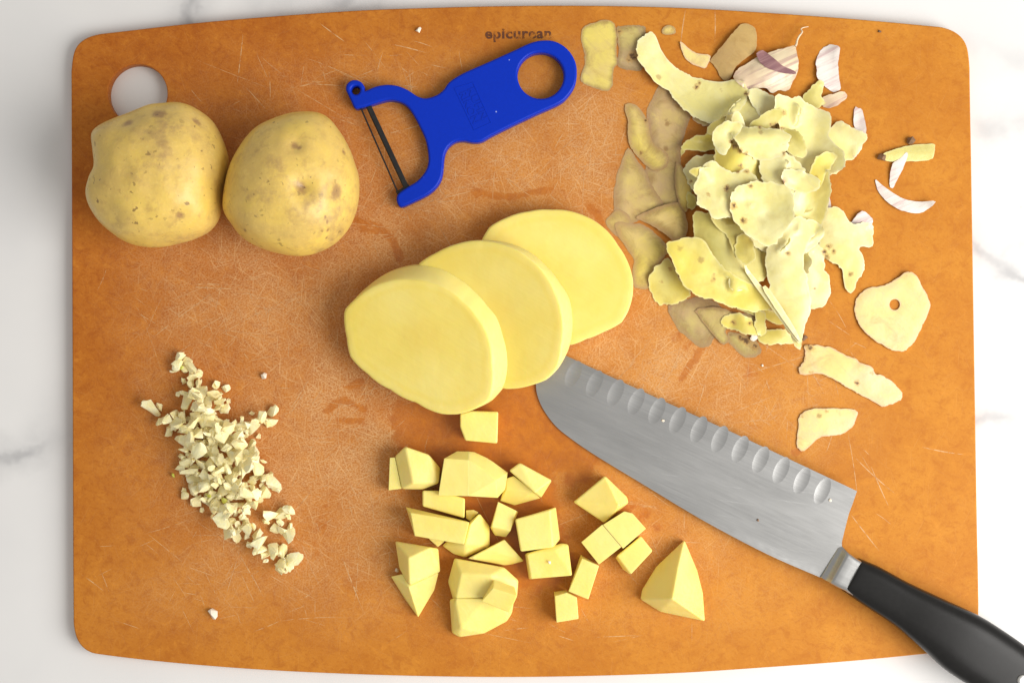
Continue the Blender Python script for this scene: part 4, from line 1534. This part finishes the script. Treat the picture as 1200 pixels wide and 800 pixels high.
peel(pk, [(755, 249), (770, 243), (785, 238), (796, 237), (803, 250), (806, 265), (802, 280), (790, 284), (778, 274), (766, 266), (757, 261), (743, 255)],
     WY, 'small dull yellow peel with a rounded end', 'potato peel', GP, .8, (20, 2.5, 'arch'), .4, soft=.006)
peel(pk, [(792, 188), (799, 196), (806, 208), (812, 220), (808, 235), (804, 252), (796, 242), (791, 225), (790, 205)], WY, 'slim greenish peel with a pointed tip', 'potato peel', GP, .9, (0, 2, 'arch'), .3)
peel(pk, [(783, 357), (800, 352), (820, 347), (838, 352), (846, 362), (838, 374), (840, 385), (838, 395), (832, 405), (822, 408), (813, 402), (805, 395), (795, 388), (788, 375), (783, 365)],
     WG, 'soggy grey-green peel at the bottom edge of the heap', 'potato peel', GP, .4, None, .5, soft=.007)
peel(pk, [(852, 388), (864, 390), (878, 394), (888, 400), (893, 412), (884, 420), (870, 418), (860, 408), (853, 400)], WG, 'flaky brown skin scrap at the bottom edge of the heap', 'potato peel', GP, .4, None, 1.0, soft=.006)
peel(pk, [(812, 362), (840, 359), (860, 366), (880, 368), (892, 376), (890, 392), (877, 392), (862, 386), (848, 386), (856, 400), (846, 404), (835, 392), (822, 376)], WG, 'brownish crumpled peel below the yellow slivers', 'potato peel', GP, .8, (30, 2, 'arch'), 1.0)
# loose pieces
peel(pk, z8(670, 10, [(95, 200), (140, 160), (230, 130), (290, 105), (360, 115), (410, 160), (425, 260), (420, 400), (430, 520), (395, 560), (385, 640), (385, 730), (350, 775), (280, 770), (200, 745), (90, 700), (80, 640), (130, 500), (110, 400), (85, 280)]),
     WY, 'flat yellow-green peel just beside the peeler ring', 'potato peel', GL, .4, None, .5)
peel(pk, z8(670, 10, [(415, 165), (520, 160), (640, 162), (695, 170), (690, 240), (655, 310), (660, 420), (690, 530), (640, 592), (560, 585), (430, 560), (425, 470), (440, 400), (430, 280)]),
     WG, 'greyish brown peel scrap attached beside the yellow-green one', 'potato peel', GL, .4, None, .5)
peel(pk, z8(780, 10, [(405, 500), (470, 420), (560, 320), (640, 220), (700, 155), (760, 140), (830, 180), (858, 280), (850, 380), (800, 440), (700, 510), (640, 570), (615, 650), (560, 690), (510, 650), (480, 570), (440, 520)]),
     SK, 'brown potato peel lying skin side up beside the garlic husk', 'potato peel', GL, 1.0, (40, 3.0, 'arch'), .3)
peel(pk, z8(780, 10, [(128, 310), (165, 330), (220, 385), (300, 430), (420, 435), (405, 510), (385, 570), (310, 550), (230, 520), (180, 470), (145, 390)]), PA, 'small curved pale peel near the brown one', 'potato peel', GL, .9, (90, 1.2, 'cup'), .3)
peel(pk, z8(670, 10, [(838, 215), (860, 175), (910, 155), (970, 180), (980, 240), (900, 252), (850, 245)]), [M_WET_Y, M_PSKIN], 'tiny half-round peel scrap near the board edge', 'potato peel', GL, .8, None, .2, rag=.2)
z6 = lambda L: z8(900, 290, L, 3.2)
peel(pk, z6([(515, 90), (545, 95), (575, 150), (607, 200), (600, 250), (575, 300), (545, 360), (510, 390), (460, 385), (400, 350), (350, 310), (322, 250), (325, 200), (350, 165), (380, 150), (430, 145), (470, 125)]),
     PA, 'broad pale peel with a round hole through it', 'potato peel', GL, 1.0, (45, 2.5, 'cup'), .5, hole=(1048, 357, 6.2))
peel(pk, z6([(130, 370), (165, 362), (240, 375), (300, 410), (390, 450), (400, 478), (420, 475), (470, 505), (510, 555), (480, 580), (430, 597), (390, 575), (300, 525), (240, 490), (190, 470), (120, 480), (115, 450), (145, 395)]),
     PA, 'long pale peel strip with a brown scabby end', 'potato peel', GL, 1.0, (115, 2.0, 'arch'), .6, rag=.9)
peel(pk, z6([(115, 630), (140, 610), (200, 600), (320, 605), (337, 620), (320, 670), (280, 700), (230, 705), (190, 710), (150, 750), (130, 765), (105, 745), (110, 690)]),
     PA, 'short pale peel lying just above the knife spine', 'potato peel', GL, .8, (0, 1.2, 'arch'), .4)
z5 = lambda L: z8(920, 120, L, 5.335)
peel(pk, z5([(610, 318), (680, 297), (750, 275), (830, 265), (935, 258), (930, 310), (918, 365), (800, 370), (720, 372), (640, 372), (605, 350)]), [M_PEEL_O, M_PSKIN], 'narrow yellow peel under a sliver of garlic husk', 'potato peel', GL, 1.0, (90, 2.0, 'arch'), .3)

# hidden lower layers that give the heap its height
HP = [(830, 150), (860, 130), (930, 120), (965, 140), (985, 175), (965, 215), (955, 260), (960, 320), (935, 350), (900, 350), (850, 335), (815, 300), (825, 240), (840, 200)]
hid = ['pale peel buried low in the heap', 'yellow peel buried low in the heap']
kk = 0
while kk < 26:
    x, y = random.uniform(800, 990), random.uniform(115, 355)
    if not inside(np.array([[x, y]]), HP)[0] or edge_dist(np.array([[x, y]]), HP)[0] < 15:
        continue
    a0 = random.uniform(0, math.pi)
    L, w_ = random.uniform(28, 42), random.uniform(12, 19)
    pp = []
    for t_ in np.linspace(0, 2 * math.pi, 11, endpoint=False):
        r1, r2 = L * math.cos(t_) * random.uniform(.85, 1.1), w_ * math.sin(t_) * random.uniform(.8, 1.2)
        pp.append((x + r1 * math.cos(a0) - r2 * math.sin(a0), y + r1 * math.sin(a0) + r2 * math.cos(a0)))
    q = np.array(pp)
    if (edge_dist(q, HP)[~inside(q, HP)] > 5).any():
        continue
    m_ = CR if kk % 3 else YE
    peel(pk, pp, m_, hid[0] if m_ is CR else hid[1], 'potato peel', GP, 1.0, (math.degrees(-a0), random.uniform(2, 5), random.choice(['arch', 'cup', 'ramp'])), 1.6, zg=3 + kk * .25, press=0.75)
    kk += 1

# garlic husks that lie below the heap's rim
zg3 = lambda L: z8(660, 10, L, 3.3333)
HK = [M_HUSK, M_HUSK]
peel('garlic_husk', zg3([(985, 230), (990, 190), (1010, 155), (1045, 142), (1078, 155), (1075, 180), (1070, 220), (1080, 280), (1085, 320), (1050, 328), (1010, 300), (986, 270)]), [M_HUSK_W, M_HUSK_W], 'cupped whitish garlic husk at the edge of the heap', 'garlic husk', 'garlic husks', .4, (20, 4, 'cup'), .3)
peel('garlic_husk', zg3([(1003, 350), (1060, 335), (1095, 322), (1112, 345), (1080, 375), (1040, 395), (1010, 385)]), HK, 'short pinkish garlic husk folded over at its tip', 'garlic husk', 'garlic husks', .4, (20, 3, 'arch'), .3)
peel('garlic_husk', z5([(430, 25), (480, 40), (495, 110), (505, 190), (490, 240), (460, 310), (435, 350), (415, 330), (440, 270), (440, 170), (425, 140)]), [M_HUSK_W, M_HUSK_W], 'narrow upright garlic husk under a cream peel', 'garlic husk', 'garlic husks', .4, (0, 3, 'cup'), .2)
peel('garlic_husk', [(995, 263), (1003, 252), (1011, 247), (1020, 253), (1023, 262), (1012, 272), (1000, 272)], [M_HUSK_W, M_HUSK_W], 'small pinkish white husk behind a peel arm', 'garlic husk', 'garlic husks', .4, (30, 2, 'arch'), .3)
peel('garlic_husk', [(966, 232), (971, 226), (974, 240), (974, 248), (968, 246)], [M_HUSK_W, M_HUSK_W], 'tiny white husk sliver beside the heap', 'garlic husk', 'garlic husks', .4, None, .2, rag=.1)

# the parings one can see, from the lowest to the highest
VIS = [
    ([(804, 198), (808, 190), (818, 184), (830, 182), (842, 182), (846, 192), (852, 206), (845, 222), (830, 226), (815, 222), (808, 210)], CR, (0, 2, 'arch'), 'greyish cream peel with a scalloped edge', 5),
    ([(808, 224), (816, 228), (819, 238), (813, 246), (806, 241), (804, 231)], OL, None, 'small olive scrap poking out of the heap', 4),
    ([(965, 245), (978, 241), (986, 243), (995, 258), (1003, 263), (1014, 259), (1022, 260), (1027, 266), (1026, 280), (1022, 290), (1012, 288), (1006, 290), (1013, 298), (1015, 313), (1011, 324), (1005, 330), (1004, 340), (997, 344), (991, 336),
      (989, 316), (983, 308), (972, 305), (963, 297), (960, 275), (960, 258)], CR, (30, 2.5, 'arch'), 'forked cream peel reaching out from the heap', 4),
    ([(943, 110), (955, 99), (965, 94), (967, 103), (963, 112), (969, 120), (958, 126), (946, 122)], OL, (45, 2, 'arch'), 'olive three-cornered peel beside the whitish husk', 5),
    ([(760, 325), (770, 312), (782, 300), (791, 310), (798, 328), (814, 345), (800, 353), (785, 357), (772, 356), (765, 346)], YE, (40, 3, 'arch'), 'yellow fan-shaped peel at the outer corner', 4),
    ([(864, 361), (880, 357), (896, 359), (912, 367), (920, 378), (908, 379), (895, 371), (880, 367)], YE, (0, 2, 'arch'), 'thin yellow sliver above the dark gap', 5),
    ([(888, 394), (900, 385), (920, 386), (930, 392), (939, 402), (920, 403), (900, 405), (890, 402)], YE, (0, 1.5, 'arch'), 'yellow sliver at the foot of the white strip', 3),
    ([(845, 374), (860, 366), (878, 372), (888, 380), (890, 392), (878, 392), (865, 388), (852, 384)], YE, (30, 2, 'arch'), 'yellow peel with a dark ringed eye', 5),
    ([(887, 363), (898, 366), (899, 390), (890, 393), (885, 380)], YE, (90, 1.5, 'arch'), 'stubby upright yellow sliver', 6),
    ([(930, 300), (945, 290), (960, 284), (968, 295), (969, 312), (975, 330), (975, 346), (968, 356), (955, 360), (944, 357), (930, 346), (922, 326), (920, 310)], CR, (0, 4, 'arch'), 'broad cream peel on the lower right of the heap', 8),
    ([(968, 160), (975, 152), (985, 142), (1000, 149), (1013, 155), (1016, 163), (1010, 175), (1003, 183), (990, 189), (985, 200), (970, 204), (960, 192), (963, 175)], CR, (30, 3, 'cup'), 'square-ended cream peel over the upright husk', 7),
    ([(815, 250), (830, 254), (850, 252), (864, 254), (874, 272), (892, 285), (907, 290), (903, 310), (892, 326), (875, 330), (855, 324), (842, 313), (832, 296), (820, 284), (815, 268)], OL, (50, 3, 'arch'), 'smooth olive-green peel in the middle of the heap', 9),
    ([(784, 288), (800, 284), (816, 281), (825, 286), (833, 298), (845, 314), (860, 325), (880, 334), (890, 344), (903, 357), (885, 363), (860, 359), (835, 350), (815, 346), (800, 331), (790, 306)], YE, (60, 4, 'cup'), 'large folded yellow peel with a brown slit', 8),
    ([(800, 184), (800, 174), (807, 163), (820, 156), (840, 154), (856, 159), (868, 168), (862, 179), (850, 173), (840, 171), (830, 174), (815, 173), (806, 173), (802, 180)], YE, (90, 6, 'cup'), 'yellow peel strip arching over a dark hollow', 12),
    ([(812, 132), (826, 138), (840, 136), (836, 146), (826, 147), (817, 142)], PA, None, 'little pale peel under the long cream ribbon', 4),
    ([(833, 146), (850, 134), (864, 134), (874, 146), (884, 156), (872, 167), (855, 161), (845, 157), (831, 157)], YE, (40, 3, 'arch'), 'yellowish peel below the cream ribbon', 9),
    ([(856, 128), (870, 115), (880, 110), (887, 122), (892, 140), (889, 150), (878, 153), (866, 153), (858, 148), (851, 138)], CR, (0, 3, 'cup'), 'cream peel tucked below the purple husk', 10),
    ([(878, 106), (890, 102), (905, 109), (920, 117), (937, 124), (934, 145), (917, 152), (900, 156), (893, 146), (888, 130), (882, 118)], CR, (30, 4, 'cup'), 'cream peel with dark scratched eye marks', 11),
    ([(840, 172), (855, 171), (870, 177), (888, 183), (897, 190), (893, 207), (880, 217), (865, 217), (850, 211), (841, 206), (839, 190)], YE, (0, 4, 'arch'), 'yellow peel in the heap beneath the bright band', 12),
    ([(912, 112), (925, 116), (940, 114), (948, 120), (963, 127), (973, 133), (975, 146), (970, 156), (976, 164), (986, 176), (989, 190), (976, 200), (960, 204), (945, 203), (934, 196), (928, 181), (921, 165), (917, 150), (910, 134)], CR, (0, 5, 'cup'), 'largest cream peel draped over the upper heap', 13),
    ([(893, 186), (913, 180), (930, 188), (941, 202), (934, 218), (926, 231), (912, 226), (900, 223), (891, 206)], CR, (45, 4, 'cup'), 'bright cream peel with a teardrop hole', 14),
    ([(866, 150), (880, 150), (895, 151), (910, 153), (924, 159), (921, 172), (915, 181), (905, 186), (895, 187), (885, 184), (875, 181), (866, 173), (858, 162)], CR, (90, 6, 'arch'), 'bright cream band bulging upward across the heap', 16),
    ([(945, 200), (960, 203), (969, 204), (972, 220), (971, 240), (966, 263), (950, 266), (935, 263), (925, 255), (928, 235), (935, 215)], CR, (0, 5, 'cup'), 'smooth cream peel bordering the bare board', 13),
    ([(820, 205), (828, 195), (838, 190), (846, 199), (860, 205), (872, 200), (882, 209), (892, 221), (906, 222), (912, 235), (902, 246), (882, 251), (862, 253), (848, 255), (832, 258), (829, 247), (818, 243), (817, 232), (815, 222)], CR, (60, 5, 'cup'), 'cream peel with a ragged toothed edge', 15),
    ([(925, 260), (915, 274), (904, 290), (900, 305), (902, 325), (908, 345), (915, 362), (925, 382), (935, 401), (940, 402), (942, 386), (945, 370), (951, 358), (946, 330), (940, 305), (948, 284), (966, 270), (957, 262), (940, 258)], CR, (10, 7, 'arch'), 'long whitish peel curving to a point', 15),
    ([(860, 224), (880, 215), (900, 217), (917, 222), (927, 235), (927, 255), (917, 270), (907, 282), (898, 289), (886, 283), (875, 275), (865, 265), (859, 254), (857, 240)], CR, (30, 6, 'cup'), 'thick cream peel with an orange-brown eye on top', 18),
    ([(751, 50), (760, 42), (768, 38), (773, 43), (778, 56), (786, 69), (798, 79), (813, 86), (829, 91), (843, 94), (857, 92), (868, 96), (873, 108), (871, 118), (863, 126), (851, 132), (839, 137), (826, 138), (813, 132), (801, 123), (793, 112), (785, 103), (775, 97), (763, 86), (755, 73), (751, 60)],
     [M_PEEL, M_PSKIN], (50, 5, 'cup'), 'long cream ribbon of peel curving toward the peeler', 8),
]
HV = [(840, 160), (880, 130), (950, 130), (975, 165), (960, 215), (955, 250), (965, 300), (940, 340), (900, 320), (850, 300), (835, 250), (830, 215), (850, 190)]


def strip(cx, cy, ang, L, w, bend):
    c_, s_ = math.cos(ang), math.sin(ang)
    left, right = [], []
    for t in np.linspace(-1, 1, 6):
        ww = w * (1 - 0.55 * abs(t) ** 3) * random.uniform(.8, 1.15)
        x_, y_ = t * L, bend * (t * t - .4) * L
        for lst, sg in ((left, 1), (right, -1)):
            lst.append((cx + x_ * c_ - (y_ + sg * ww) * s_, cy + x_ * s_ + (y_ + sg * ww) * c_))
    return left + right[::-1]


STR = []


def loose_strips(cnt, z0):
    got = 0
    while got < cnt:
        x, y = random.uniform(830, 980), random.uniform(130, 340)
        if not inside(np.array([[x, y]]), HV)[0] or any((x - u_) ** 2 + (y - v_) ** 2 < 26 ** 2 for u_, v_ in STR[-9:]):
            continue
        STR.append((x, y))
        m_ = random.choice([CR, CR, CR, YE, OL])
        lb_ = {id(CR): 'narrow cream peel strip curled within the heap', id(YE): 'narrow yellow peel strip curled within the heap', id(OL): 'narrow olive peel strip curled within the heap'}[id(m_)]
        a_ = random.uniform(0, math.pi)
        peel(pk, strip(x, y, a_, random.uniform(18, 30), random.uniform(8, 13), random.uniform(-.5, .5)), m_, lb_, 'potato peel', GP, .55,
             (math.degrees(-a_) + random.choice([0, 90]), random.uniform(2, 6), random.choice(['cup', 'cup', 'arch', 'ramp'])), 0.8, zg=z0, rag=1.0, smooth_n=1, press=.9, twist=random.uniform(-3, 3), crease=random.uniform(1, 2.5))
        got += 1


for vi, (poly, mt, cu, lb, zz) in enumerate(VIS):
    if vi in (13, 17, 20, 22, 24):
        loose_strips(4, 8 + (vi - 13) * .4)
    peel(pk, poly, mt, lb, 'potato peel', GP, 0.55, (cu[0], cu[1] * 1.2, cu[2]) if cu else None, 0.9, zg=zz, grow=1.08 if zz > 4 else 1.0, rag=1.2, smooth_n=1, press=0.86 if zz > 7 else 0.55, twist=random.choice([-1, 1]) * random.uniform(1, 3) if zz > 6 else 0.6, crease=random.uniform(1.5, 3.5) if zz > 4 else 0.8)
# two strips standing on edge
peel(pk, [(868, 312), (873, 312), (900, 345), (920, 373), (938, 402), (934, 402), (912, 372), (893, 347)], CR, 'straight white peel strip standing on its edge', 'potato peel', GP, 2.2, (0, 3, 'arch'), .3, zg=12, rag=.2, smooth_n=8)
peel(pk, [(892, 337), (898, 334), (917, 362), (930, 383), (939, 401), (935, 400), (912, 368)], CR, 'second white strip standing beside the straight one', 'potato peel', GP, 2.0, (0, 3, 'arch'), .3, zg=13, rag=.2, smooth_n=8)

# garlic husks on top
peel('garlic_husk', zg3([(660, 270), (680, 235), (740, 200), (760, 185), (860, 155), (910, 140), (915, 190), (922, 210), (918, 250), (890, 310), (870, 320), (850, 312), (820, 330), (790, 308), (740, 315), (715, 322), (690, 312)]), HK,
     'large papery garlic husk with a purple fold', 'garlic husk', 'garlic husks', .45, (-62, 5, 'arch'), .9, zg=4)
hk = bpy.data.objects[-1] if False else [o for o in COL.objects if o.get('label') == 'large papery garlic husk with a purple fold'][0]
fl = peel('purple_fold', zg3([(757, 172), (772, 158), (790, 155), (830, 190), (862, 220), (915, 240), (915, 253), (860, 247), (800, 228), (772, 203)]), [M_HUSK_P, M_HUSK_P], 'purple fold', 'x', None, .5, (60, 3, 'arch'), .3, zg=8, rag=.15)
for k in ('category', 'label', 'group'):
    if k in fl:
        del fl[k]
fl['label'] = 'dull purple rolled fold of the husk'
fl.parent = hk
fl.location = fl.location - hk.location
# wispy tail of the husk
tail = zg3([(906, 148), (911, 140), (914, 125), (921, 110), (931, 97), (934, 90), (929, 84), (932, 78), (943, 74), (958, 72)])
V, F = [], []
tp = catmull(tail, 4, closed=False)
for i, q in enumerate(tp):
    r_ = (0.62 - 0.46 * i / len(tp)) * MM
    w = px(q[0], q[1], 5 - 4.0 * i / len(tp))
    d = np.array(tp[min(i + 1, len(tp) - 1)]) - np.array(tp[max(i - 1, 0)])
    d = np.array([d[0], -d[1]]) / (np.linalg.norm(d) + 1e-9)
    s_ = np.array([-d[1], d[0], 0])
    for k in range(6):
        a = k * math.pi / 3
        V.append(w + s_ * r_ * math.cos(a) + np.array([0, 0, r_ * math.sin(a)]))
for i in range(len(tp) - 1):
    for k in range(6):
        F.append((i * 6 + k, i * 6 + (k + 1) % 6, i * 6 + 6 + (k + 1) % 6, i * 6 + 6 + k))
tl = link('stem_wisp', mesh('stem_wisp', V, F), M_HUSK, hk, smooth=True)
tl.location = -hk.location
peel('garlic_husk', z5([(755, 310), (765, 330), (740, 400), (690, 500), (675, 540), (650, 530), (655, 420), (670, 380), (720, 350)]), [M_HUSK_W, M_HUSK_W], 'small white garlic husk sliver lying across a narrow peel', 'garlic husk', 'garlic husks', .4, (30, 2, 'arch'), .3, rag=.3)
peel('garlic_husk', z5([(580, 492), (625, 532), (685, 575), (745, 608), (820, 622), (908, 618), (885, 652), (835, 682), (785, 682), (715, 668), (645, 622), (600, 565)]), [M_HUSK_W, M_HUSK_P], 'crescent-shaped pinkish garlic husk lying alone', 'garlic husk', 'garlic husks', .6, (60, 5, 'cup'), .3, rag=.2, grow=1.15)


# small crumbs and root nubs
def nub(name, x, y, r, mat, label, cat, group=None, flat=0.7, npts=16, z=None):
    P = []
    for _ in range(npts):
        v = np.array([random.gauss(0, 1) for _ in range(3)])
        v /= np.linalg.norm(v)
        P.append(v * np.array([1, 1, flat]) * random.uniform(.75, 1.1) * r * MM)
    bm = bmesh.new()
    for v in P:
        bm.verts.new(v)
    rr = bmesh.ops.convex_hull(bm, input=bm.verts)
    junk = [g_ for g_ in rr['geom_interior'] + rr['geom_unused'] if isinstance(g_, bmesh.types.BMVert)]
    bmesh.ops.delete(bm, geom=list(set(junk)), context='VERTS')
    bmesh.ops.recalc_face_normals(bm, faces=bm.faces)
    me = bpy.data.meshes.new(name)
    bm.to_mesh(me)
    bm.free()
    o = link(name, me, mat)
    w = px(x, y, 1)
    zz = float(hget(w[0], w[1])) if z is None else z * MM
    lo = min(v.co.z for v in me.vertices)
    o.location = (w[0], w[1], zz - lo + 0.00005)
    recentre(o)
    tag(o, label, cat, group)
    return o


nub('garlic_root_end', *[920 + 605 / 5.335, 120 + 345 / 5.335], 2.6, M_ROOT, 'dark brown root nub touching the end of a narrow peel', 'garlic root')
nub('garlic_root_end', *[920 + 785 / 5.335, 120 + 240 / 5.335], 2.4, M_ROOT, 'dark brown root nub above the narrow yellow peel', 'garlic root')
nub('garlic_root_end', 943, 396, 1.8, M_ROOT, 'tiny brown root tuft at the point of the white strip', 'garlic root')
nub('garlic_crumb', 249, 719, 3.0, M_CRUMB, 'white crumb lying alone near a rounded board corner', 'crumb', None, .6)
nub('garlic_crumb', 309, 440, 2.0, M_CRUMB, 'white crumb lying alone near the minced garlic', 'crumb', None, .6)
nub('garlic_crumb', 490, 35, 1.7, M_CRUMB, 'white crumb between the board edge and the peeler', 'crumb', None, .6)
nub('garlic_crumb', 465, 668, 1.2, M_CRUMB, 'white crumb beside the peaked potato piece', 'crumb', None, .6)
nub('garlic_crumb', 883, 395, 2.0, M_CRUMB, 'white crumb on the brown scraps under the heap', 'crumb', None, .6)
nub('peel_crumb', 1031.5, 36.5, 1.0, M_ROOT, 'dark brown speck on the bare board above the white husk', 'crumb', None, .6)
nub('peel_crumb', 886, 608, .8, M_ROOT, 'dark speck on the knife blade', 'crumb', None, .6, z=kz(886, 608) + khalf((886, 608)))
nub('potato_fleck', 643, 654, 1.0, M_CRUMB, 'tiny white fleck on a square potato block', 'crumb', None, .5, z=13.1)
nub('potato_fleck', 776, 492, .9, M_CRUMB, 'white fleck on the knife between two hollows', 'crumb', None, .5, z=kz(776, 492) + khalf((776, 492)))
nub('potato_fleck', 969, 584, .9, M_CRUMB, 'white fleck on the knife by the last hollow', 'crumb', None, .5, z=kz(969, 584) + khalf((969, 584)))
nub('potato_fleck', 894, 428, .7, M_CRUMB, 'white fleck on the board below the heap', 'crumb', None, .5)

# ------------------------------------------------------------------ minced garlic
zG = lambda L: [(150 + u / 2.668, 400 + v / 2.668) for u, v in L]
GA = zG([(135, 60), (165, 35), (210, 65), (240, 120), (275, 125), (318, 145), (318, 200), (300, 235), (330, 245), (370, 235), (380, 205), (440, 215), (470, 205), (462, 270), (420, 262), (410, 300), (395, 330), (430, 350), (440, 400), (485, 440), (480, 470),
         (440, 470), (430, 525), (395, 510), (400, 560), (415, 600), (435, 630), (470, 620), (500, 640), (535, 680), (500, 740), (455, 725), (470, 690), (410, 685), (400, 640), (360, 640), (345, 620), (305, 605), (310, 570), (250, 550), (240, 530), (210, 545),
         (190, 500), (165, 480), (170, 440), (125, 440), (118, 390), (150, 370), (150, 330), (165, 305), (140, 300), (100, 275), (100, 230), (55, 215), (55, 190), (120, 190), (140, 210), (190, 205), (140, 165), (150, 145), (190, 150), (165, 120), (135, 120)])
GB = zG([(413, 550), (450, 522), (515, 515), (522, 570), (515, 615), (495, 608), (430, 592)])


def bit_mesh(size):
    a, b, c = random.uniform(.85, 1.35), random.uniform(.60, 1.0), random.uniform(.28, .55)
    P = []
    for _ in range(random.randint(9, 13)):
        v = np.array([random.uniform(-1, 1) for _ in range(3)])
        v = v / max(np.abs(v).max(), 0.75 * np.linalg.norm(v))
        P.append(v * np.array([a, b, c]) * size * MM)
    bm = bmesh.new()
    for v in P:
        bm.verts.new(v)
    rr = bmesh.ops.convex_hull(bm, input=bm.verts)
    junk = [g_ for g_ in rr['geom_interior'] + rr['geom_unused'] if isinstance(g_, bmesh.types.BMVert)]
    bmesh.ops.delete(bm, geom=list(set(junk)), context='VERTS')
    bmesh.ops.triangulate(bm, faces=bm.faces)
    bmesh.ops.subdivide_edges(bm, edges=bm.edges[:], cuts=1, use_grid_fill=True, smooth=0.06)
    for v in bm.verts:
        v.co += v.normal * random.uniform(-.30, .26) * MM + Vector([random.uniform(-.20, .20) * MM for _ in range(3)])
    bmesh.ops.recalc_face_normals(bm, faces=bm.faces)
    me = bpy.data.meshes.new('garlic_bit')
    bm.to_mesh(me)
    bm.free()
    me.materials.append(M_GARLIC)
    me.polygons.foreach_set('use_smooth', [True] * len(me.polygons))
    me.set_sharp_from_angle(angle=math.radians(30))
    return me


bits = [bit_mesh(random.choice([1.4, 2.0, 2.5, 2.9, 3.3, 3.7]) * random.uniform(.95, 1.15)) for _ in range(80)]
bco = []
for m in bits:
    a = np.empty(len(m.vertices) * 3)
    m.vertices.foreach_get('co', a)
    bco.append(a.reshape(-1, 3))
sites = []


def poisson(poly, r, lim, depth, tries=6000):
    got = []
    q = np.array(poly)
    lo, hi = q.min(0), q.max(0)
    for _ in range(tries):
        p = np.array([random.uniform(lo[0], hi[0]), random.uniform(lo[1], hi[1])])
        if not inside(p[None], poly)[0] or edge_dist(p[None], poly)[0] < depth:
            continue
        if all((p[0] - s[0]) ** 2 + (p[1] - s[1]) ** 2 > r * r for s in got):
            got.append(p)
            if len(got) >= lim:
                break
    return got


sites += poisson(GA, 7.3, 165, 1.6)
GBS = poisson(GB, 7.3, 10, 2.5)
sites += GBS
NB = len(sites)
sites += poisson(GA, 8.6, 78, 8.0)
sites += poisson(GA, 9.0, 42, 13.0)
for k, s in enumerate(sites[:295]):
    i = random.randrange(len(bits))
    green = k in (23, 61, 120, 188, 240, 260)
    me = bits[i]
    if green:
        me = bits[i].copy()
        me.materials[0] = M_GERM
    o = bpy.data.objects.new('garlic_bit', me)
    COL.objects.link(o)
    rz, rx, ry = random.uniform(0, 6.28), random.gauss(0, .5), random.gauss(0, .5)
    R = Matrix.Rotation(rz, 3, 'Z') @ Matrix.Rotation(rx, 3, 'X') @ Matrix.Rotation(ry, 3, 'Y')
    C = bco[i] @ np.array(R).T * (0.45 if green else 1.0)
    if green:
        o.scale = (.45, .45, .45)
    w = px(s[0], s[1], 2 + (k > 175) * 3)
    lo = C[C[:, 2] < C[:, 2].min() + 0.0016]
    g_ = hget(w[0] + C[:, 0] * .7, w[1] + C[:, 1] * .7)
    base = np.percentile(g_, 60)
    zb = max(base, 0.0) - C[:, 2].min() + 0.00003
    o.location = (w[0], w[1], zb)
    o.rotation_euler = R.to_euler()
    T_ = [tuple(p.vertices) for p in me.polygons if len(p.vertices) >= 3]
    Cw = C + np.array([w[0], w[1], zb])
    # raise the field under this bit (its upper half as a disc of its footprint)
    r_ = np.abs(C[:, :2]).max() * 0.72
    i0, i1 = int((w[0] - r_ - HX0) / HS), int((w[0] + r_ - HX0) / HS)
    j0, j1 = int((w[1] - r_ - HY0) / HS), int((w[1] + r_ - HY0) / HS)
    H[j0:j1 + 1, i0:i1 + 1] = np.maximum(H[j0:j1 + 1, i0:i1 + 1], zb + C[:, 2].max() * 0.75)
    if green:
        tag(o, 'tiny yellow-green germ bit among the minced garlic', 'garlic', 'green bits in the minced garlic')
    else:
        if any(abs(s[0] - q[0]) + abs(s[1] - q[1]) < 1e-6 for q in GBS):
            tag(o, 'garlic bit in the small separate clump beside the main heap', 'garlic', 'garlic bits in the side clump')
        elif k > NB:
            tag(o, 'cream-coloured garlic bit lying on top of the chopped heap', 'garlic', 'garlic bits on top of the heap')
        elif edge_dist(np.array([s]), GA)[0] < 6:
            tag(o, 'cream-coloured garlic bit lying on the board at the rim of the chopped heap', 'garlic', 'garlic bits at the rim of the heap')
        else:
            tag(o, 'cream-coloured garlic bit inside the chopped heap', 'garlic', 'garlic bits inside the heap')
